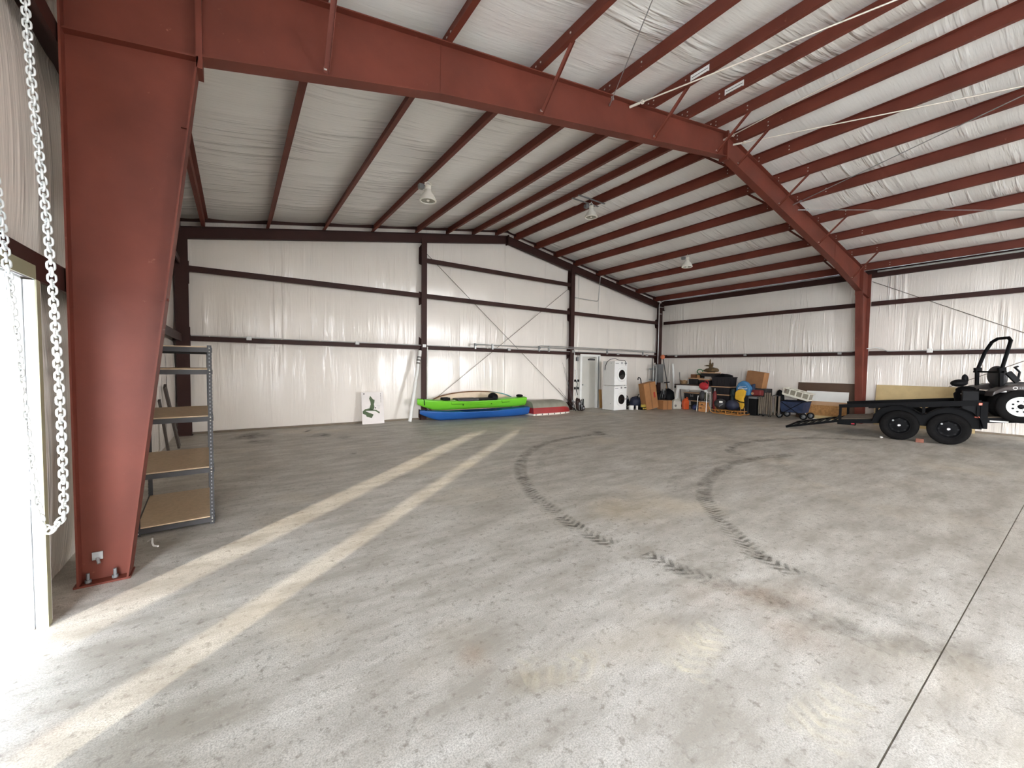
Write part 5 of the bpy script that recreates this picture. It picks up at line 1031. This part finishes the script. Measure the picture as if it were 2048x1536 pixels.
for x in (16.08, 16.70):
    for y in (5.66, 6.40):
        F = Matrix.Translation((x, y, 0.11)) @ Matrix.Rotation(PI/2, 4, 'Y'); mb = MB(); mb.lathe([(0.075, -0.03), (0.11, -0.025), (0.11, 0.025), (0.075, 0.03)], 20, F, False); wh = mb.build('wagon_wheel', M_BLACK, wg); mb = MB(); mb.lathe([(0.0, -0.02), (0.076, -0.02), (0.076, 0.02), (0.0, 0.02)], 16, F, False); mb.build('wheel_hub', M_GREY, wh)
cr_ = thing('white_crate', 'white plastic slatted crate tipped on its side on the wagon', 'crate', (16.45, 6.04, 0.635), (math.radians(14), 0, 0)); M_CRW = mat('crate_white', (222, 218, 204), 0.45, 0, 0.06); M_CRI = mat('crate_inner', (150, 144, 128), 0.6)
LB(cr_, MB().box(-0.20, 0.24, -0.40, 0.40, 0.10, 0.13), 'crate_floor', M_CRW); LB(cr_, MB().box(0.0, 0.22, -0.38, 0.38, 0.13, 0.33), 'crate_inside', M_CRI)
for z0 in (0.13, 0.335): LB(cr_, MB().box(-0.21, -0.18, -0.42, 0.42, z0, z0 + 0.035), 'crate_rail', M_CRW); LB(cr_, MB().box(0.22, 0.25, -0.42, 0.42, z0, z0 + 0.035), 'crate_rail', M_CRW)
for k in range(5): y = -0.40 + 0.20 * k; LB(cr_, MB().box(-0.205, -0.185, y - 0.02, y + 0.02, 0.13, 0.36), 'crate_slat', M_CRW); LB(cr_, MB().box(-0.20, 0.23, y - 0.015, y + 0.015, 0.345, 0.365), 'crate_slat', M_CRW)
mb = MB(); mb.ell((16.86, 6.72, 0.5), (0.12, 0.16, 0.47), 14, 12, None, 0.15, 30); single(mb, 'garment_bag', M_BLACK, 'tall black bag behind the white crate', 'bag')

# ---- sheets leaning on the right wall
M_DBRN = mat('brown_panel', (82, 60, 44), 0.55, 0, 0.12, 3); M_TAN = mat('tan_panel', (186, 164, 118), 0.6, 0, 0.08, 5); M_OSB = mat('osb', (168, 122, 70), 0.7, 0, 0.3, 16)
def sheet(mb_, y0, y1, z0, z1, xb, xt, th):
    mb_.add([(xb, y0, z0), (xb + th, y0, z0), (xb + th, y1, z0), (xb, y1, z0), (xt, y0, z1), (xt + th, y0, z1), (xt + th, y1, z1), (xt, y1, z1)], [(3, 2, 1, 0), (4, 5, 6, 7), (0, 1, 5, 4), (1, 2, 6, 5), (2, 3, 7, 6), (3, 0, 4, 7)]); return mb_
single(sheet(MB(), 4.52, 6.22, 0, 1.27, 16.98, 17.10, 0.02), 'brown_sheet', M_DBRN, 'dark brown sheet leaning on the right wall left of the portal column', 'panel')
st = thing('foam_sheet_stack', 'white edged foam panel with a tan band leaning in front of the brown sheet', 'panel', (16.85, 5.25, 0))
sheet(MB(), 4.68, 5.88, 0.0, 0.98, 16.80, 16.93, 0.03).build('foam_panel', M_WHITE, st)
def band(z0, z1, n, m, y1=5.84):
    f = lambda z: 16.80 + 0.13 * z / 0.98; mb = MB(); sheet(mb, 4.68, y1, z0, z1, f(z0) - 0.012, f(z1) - 0.012, 0.012); mb.build(n, m, st)
band(0.50, 0.63, 'tan_band', M_LID); band(0.14, 0.50, 'osb_band', M_OSB); band(0.02, 0.14, 'plywood_edge', M_TAN)
single(sheet(MB(), 1.86, 4.02, 0, 1.27, 16.93, 17.08, 0.02), 'tan_sheet', M_TAN, 'long tan sheet leaning on the right wall behind the trailer', 'panel')
# ================================================================ utility trailer and mower
TA = math.atan2(-0.985, 0.172)
tr = thing('utility_trailer', 'black tandem axle utility trailer with its ramp down in front of the right wall', 'trailer', (13.67, 2.33, 0), (0, 0, TA))
K = 0.112
def dz(x): return 0.56 + K * x            # deck height along the tilted bed
def rz(x): return 0.94 + K * x            # side rail height
WB = 2.15                                  # overall width, near side at y = 0
def T(mb, n, m, bev=0.0, p=None): return mb.build(n, m, p or tr, bev, True)
X0, X1 = -1.62, 2.60
def tbar(p, q, w, h, n, m=M_BLKMET): return T(MB().beam(p, q, w, h), n, m)
for y in (0.24, WB - 0.24):
    tbar((X0, y, dz(X0) - 0.06), (X1, y, dz(X1) - 0.06), 0.06, 0.11, 'frame_rail'); tbar((X0, y, rz(X0) - 0.02), (X1 if y > 1 else 0.92, y, rz(X1 if y > 1 else 0.92) - 0.02), 0.06, 0.09, 'side_rail')
    tbar((X0 + 0.6, y, rz(X0 + 0.6) - 0.055), (0.9, y, rz(0.9) - 0.055), 0.03, 0.09, 'side_rail')
    for x in (X0 + 0.03, -0.85, 0.0, 0.88) + ((1.8, 2.55) if y > 1 else ()): tbar((x, y, dz(x) - 0.1), (x, y, rz(x)), 0.055, 0.055, 'rail_post')
for k in range(9):
    x0 = X0 + 0.03; y0 = 0.28 + k * 0.178; mb = MB(); mb.beam((x0, y0 + 0.085, dz(x0) + 0.005), (X1, y0 + 0.085, dz(X1) + 0.005), 0.168, 0.03); T(mb, 'deck_plank', mat('weathered_plank', (92, 80, 66), 0.8, 0, 0.2, 8) if k == 0 else bpy.data.materials['weathered_plank'])
for x in (X0, -0.4, 0.8, X1): tbar((x, 0.24, dz(x) - 0.07), (x, WB - 0.24, dz(x) - 0.07), 0.05, 0.09, 'cross_member')
tbar((X0 - 0.01, 0.26, rz(X0) - 0.30), (X0 - 0.01, 0.55, rz(X0) - 0.30), 0.03, 0.03, 'tail_bar')
for y in (0.34, WB - 0.34):
    lb_ = T(MB().box(X0 - 0.03, X0 + 0.36, y - 0.07, y + 0.05, dz(X0) - 0.14, dz(X0) - 0.02), 'tail_light_box', M_BLKMET, 0.01); M_TL = bpy.data.materials.get('tail_red') or mat('tail_red', (196, 44, 60), 0.25, 0, 0.1)
    T(MB().obox((X0 + 0.30, y - 0.076, dz(X0) - 0.08), (0.07, 0.012, 0.06)), 'tail_light', M_TL, 0.0, lb_)
# ramp lying on the floor
for y in (0.30, WB - 0.30): tbar((X0 - 1.22, y, 0.03), (X0, y, dz(X0) - 0.05), 0.05, 0.06, 'ramp_rail')
for k in range(7): u = (k + 0.15) / 7; x = X0 - 1.22 * (1 - u); z = 0.04 + (dz(X0) - 0.05 - 0.03) * u; tbar((x, 0.30, z), (x, WB - 0.30, z), 0.04, 0.03, 'ramp_bar')
# fenders over both tyres
for y0, y1 in ((-0.02, 0.22), (WB - 0.22, WB + 0.02)):
    prof = [(-0.92, 0.42), (-0.88, 0.60), (-0.76, 0.75), (-0.58, 0.83), (-0.38, 0.85), (-0.20, 0.80), (-0.08, 0.70), (0.0, 0.66), (0.08, 0.70), (0.20, 0.80), (0.40, 0.87), (0.60, 0.86), (0.78, 0.78), (0.90, 0.64), (0.94, 0.46)]
    mb = MB(); vs = [(a, y, b) for a, b in prof for y in (y0, y1)]; mb.add(vs, [(2*i, 2*i+1, 2*i+3, 2*i+2) for i in range(len(prof) - 1)], True)
    ym = y1 if y0 < 0.5 else y0; vs = [(a, ym, b) for a, b in prof] + [(0.94, ym, 0.40), (-0.92, ym, 0.36)]; mb.add(vs, [tuple(range(len(vs)))])
    o = T(mb, 'fender', M_BLKMET); sm = o.modifiers.new('thick', 'SOLIDIFY'); sm.thickness = 0.012
def wheel(parent_fn, cx, cy, cz, r, w, rimm, side, spokes=True):
    F = Matrix.Translation((cx, cy, cz)) @ Matrix.Rotation(PI / 2 * side, 4, 'X')
    ty = parent_fn(MB().lathe([(r * 0.58, -w * 0.38), (r * 0.72, -w * 0.5), (r * 0.93, -w * 0.48), (r, -w * 0.34), (r, w * 0.34), (r * 0.93, w * 0.48), (r * 0.72, w * 0.5), (r * 0.58, w * 0.38)], 36, F, False), 'tyre', M_RUBBER)
    rim = parent_fn(MB().lathe([(r * 0.59, w * 0.40), (r * 0.55, w * 0.42), (r * 0.52, w * 0.22), (r * 0.40, w * 0.18), (r * 0.22, w * 0.30), (r * 0.12, w * 0.30), (0.0, w * 0.30)], 32, F, False), 'rim', rimm)
    return ty, rim, F
for cx in (-0.42, 0.42):
    for cy, sd in ((0.11, 1), (WB - 0.11, -1)):
        ty, rim, F = wheel(T, cx, cy, 0.365, 0.365, 0.22, M_BLKMET, sd)
        T(MB().lathe([(0.036, 0.06), (0.033, 0.10), (0.02, 0.105)], 16, F), 'hub_cap', M_CHROME, 0.0, rim)
        for k in range(8): a = 2 * PI * k / 8; T(MB().lathe([(0.022, 0.0485), (0.0, 0.0485)], 8, F @ Matrix.Translation((0.155 * math.cos(a), 0.155 * math.sin(a), 0)), False), 'rim_slot', M_GREY if k == 3 else M_BLACK, 0.0, rim)
tbar((-0.42, 0.15, 0.365), (-0.42, WB - 0.15, 0.365), 0.06, 0.06, 'axle'); tbar((0.42, 0.15, 0.365), (0.42, WB - 0.15, 0.365), 0.06, 0.06, 'axle')
M_AMB = mat('amber_lens', (224, 112, 84), 0.3, 0, 0.08)
T(MB().obox((0.90, 0.20, rz(0.9) - 0.06), (0.06, 0.03, 0.06)), 'marker_light', M_AMB, 0.01); T(MB().obox((0.86, 0.19, dz(0.86) + 0.02), (0.08, 0.03, 0.035)), 'marker_light', M_AMB, 0.01)
T(MB().box(0.90, 1.02, 0.19, 0.28, 0.42, rz(0.9)), 'corner_post', M_BLKMET, 0.01)
T(MB().box(1.05, 1.32, 0.200, 0.208, dz(1.2) - 0.10, dz(1.2) - 0.07), 'reflective_sticker', M_WHITE)
T(MB().box(0.62, 0.88, 0.32, 0.95, dz(0.7) + 0.02, 1.27), 'tool_box', M_BLACK, 0.015)
for y in (0.3, WB - 0.3): tbar((X1, y, dz(X1) - 0.08), (3.9, WB / 2, dz(3.6) - 0.12), 0.06, 0.1, 'tongue_bar')
tbar((3.8, WB / 2, 0.0), (3.8, WB / 2, 1.1), 0.06, 0.06, 'tongue_jack')
# spare wheel on the side rail
inv_tr = ROOT[tr].inverted()
M_RIMW = mat('rim_white', (214, 218, 214), 0.4, 0, 0.04)
sp = thing('spare_wheel', 'spare tyre on a white rim with round holes mounted on the side of the trailer', 'wheel', (13.90, 0.90, 0.98), (0, 0, TA))
def SP(mb, n, m, bev=0.0, p=None): return mb.build(n, m, p or sp, bev, True)
ty, rim, F = wheel(SP, 0, 0.0, 0, 0.355, 0.20, M_RIMW, 1)
SP(MB().lathe([(0.05, 0.058), (0.048, 0.075), (0.0, 0.076)], 20, F, False), 'hub_hole', M_BLACK, 0, rim)
for k in range(8):
    a = 2 * PI * (k + 0.5) / 8; SP(MB().lathe([(0.019, 0.052), (0.0, 0.053)], 12, F @ Matrix.Translation((0.118 * math.cos(a), 0.118 * math.sin(a), 0)), False), 'rim_hole', M_BLACK, 0, rim)
for k in range(5): a = 2 * PI * k / 5; SP(MB().lathe([(0.007, 0.062), (0.0, 0.063)], 6, F @ Matrix.Translation((0.068 * math.cos(a), 0.068 * math.sin(a), 0)), False), 'lug_hole', M_DKGREY, 0, rim)
T(MB().beam((1.42, 0.24, dz(1.42) - 0.05), (1.42, 0.20, 1.02), 0.06, 0.03, (0, 1, 0)), 'spare_bracket', M_BLKMET); T(MB().beam((1.42, 0.22, 0.98), (1.42, 0.06, 0.98), 0.06, 0.06), 'spare_bracket', M_BLKMET)
mb = MB(); mb.box(-0.07, 0.07, -0.05, 0.05, 0, 0.09); c = single(mb, 'wheel_chock', mat('brick_red', (132, 84, 68), 0.85, 0, 0.2, 10), 'reddish brick wedged on the floor between the trailer wheels', 'brick', bevel=0.006); c.location = (13.60, 2.36, 0); c.rotation_euler = (0, 0, TA)
mb = MB(); mb.ell((0, 0, 0.012), (0.05, 0.035, 0.018), 10, 6, None, 0.4, 3); c = single(mb, 'paper_scrap', M_PAPER, 'white scrap of paper on the floor by the left trailer wheel', 'paper'); c.location = (13.55, 3.05, 0)
# ---- zero turn mower standing on the trailer bed
f_ = Vector((0.543, -0.84, 0)).normalized(); MA = math.atan2(f_.y, f_.x); mz = dz(0.96) + 0.02
mw = thing('riding_mower', 'charcoal zero turn mower with a folding roll bar on the trailer', 'mower', (14.80, 1.36, mz), (0, -math.radians(5.2), MA))
def W_(mb, n, m, bev=0.0, p=None): return mb.build(n, m, p or mw, bev, True)
M_MOW = mat('mower_charcoal', (64, 58, 56), 0.4, 0.1, 0.1, 4)
for sy, sd in ((-0.46, 1), (0.46, -1)):
    ty, rim, F = wheel(W_, -0.02, sy, 0.29, 0.29, 0.24, M_BLKMET, sd); W_(MB().tube([(0.155 * math.cos(2*PI*k/24) - 0.02, sy - sd * 0.10, 0.29 + 0.155 * math.sin(2*PI*k/24)) for k in range(24)], 0.012, 6, True), 'rim_ring', M_CHROME, 0, rim)
    prof = [(-0.30, 0.50), (-0.26, 0.62), (-0.10, 0.70), (0.15, 0.74), (0.70, 0.72), (0.85, 0.62), (0.85, 0.48), (0.45, 0.46), (0.30, 0.40), (0.28, 0.56), (-0.05, 0.62), (-0.22, 0.56)]
    fd = W_(MB().prism(prof, (0, sy - 0.14, 0), (1, 0, 0), (0, 0, 1), (0, 0.28, 0)), 'fender', M_MOW, 0.02)
    ys_ = sy - sd * 0.1425
    W_(MB().tube([(0.08 + 0.035 * math.cos(2*PI*k/12), ys_, 0.67 + 0.03 * math.sin(2*PI*k/12)) for k in range(12)], 0.008, 6, True), 'emblem', M_WHITE, 0, fd)
    for k in range(11):
        if k != 4: W_(MB().obox((0.16 + 0.038 * k, ys_, 0.665), (0.026, 0.004, 0.034 if k % 3 else 0.03)), 'lettering', M_GREY, 0, fd)
    W_(MB().obox((-0.10, sy - sd * 0.10, 0.60), (0.12, 0.02, 0.03)), 'fender_light', M_WHITE, 0.006, fd)
W_(MB().box(-0.2, 0.9, -0.30, 0.30, 0.22, 0.52), 'chassis', M_BLKMET, 0.02); W_(MB().box(0.45, 1.35, -0.6, 0.6, 0.12, 0.28), 'mower_deck', M_BLKMET, 0.03)
for sy in (-0.42, 0.42): wheel(W_, 1.65, sy, 0.15, 0.15, 0.12, M_BLKMET, 1); W_(MB().beam((0.85, sy * 0.6, 0.42), (1.65, sy, 0.40), 0.06, 0.06), 'front_arm', M_BLKMET)
W_(MB().box(0.10, 0.62, -0.26, 0.26, 0.62, 0.76), 'seat', M_DKGREY, 0.05); W_(MB().ell((0.12, 0, 0.92), (0.12, 0.27, 0.25), 16, 12), 'seat_back', M_DKGREY)
en = W_(MB().lathe([(0.20, 0.36), (0.21, 0.55), (0.17, 0.60), (0.17, 0.66), (0.13, 0.70), (0.05, 0.72)], 20, Matrix.Translation((-0.42, 0.05, 0)), True), 'engine', M_BLKMET); W_(MB().ell((-0.50, 0.12, 0.80), (0.15, 0.15, 0.09), 14, 8), 'air_filter', M_BLACK, 0, en); W_(MB().ell((-0.30, 0.30, 0.88), (0.06, 0.06, 0.12), 10, 8), 'oil_filter', M_BLACK, 0, en); W_(MB().ell((-0.56, -0.10, 0.55), (0.03, 0.03, 0.03), 8, 6), 'engine_cap', M_CHROME, 0, en)
for sy in (-0.40, 0.40):
    W_(MB().beam((-0.06, sy, 0.45), (-0.02, sy, 1.10), 0.06, 0.06, (1, 0, 0)), 'roll_bar_post', M_BLKMET); W_(MB().obox((-0.01, sy, 1.08), (0.12, 0.09, 0.12)), 'roll_bar_hinge', M_BLKMET, 0.01)
W_(MB().tube([(-0.01, -0.40, 1.10), (0.12, -0.37, 1.50), (0.22, -0.30, 1.74), (0.26, -0.17, 1.81), (0.26, 0.17, 1.81), (0.22, 0.30, 1.74), (0.12, 0.37, 1.50), (-0.01, 0.40, 1.10)], 0.036, 8), 'roll_bar_hoop', M_BLKMET)
W_(MB().tube([(-0.02, -0.52, 1.04), (-0.02, 0.52, 1.04)], 0.022, 8), 'roll_bar_cross', M_BLKMET)
W_(MB().beam((0.08, -0.42, 1.02), (0.22, -0.42, 0.80), 0.06, 0.10), 'arm_rest', M_BLACK)
for sy in (-0.33, 0.33): W_(MB().tube([(0.62, sy, 0.70), (0.68, sy, 0.98), (0.60, sy, 1.10), (0.58, sy * 0.6, 1.12)], 0.022, 8), 'steering_lever', M_BLACK)
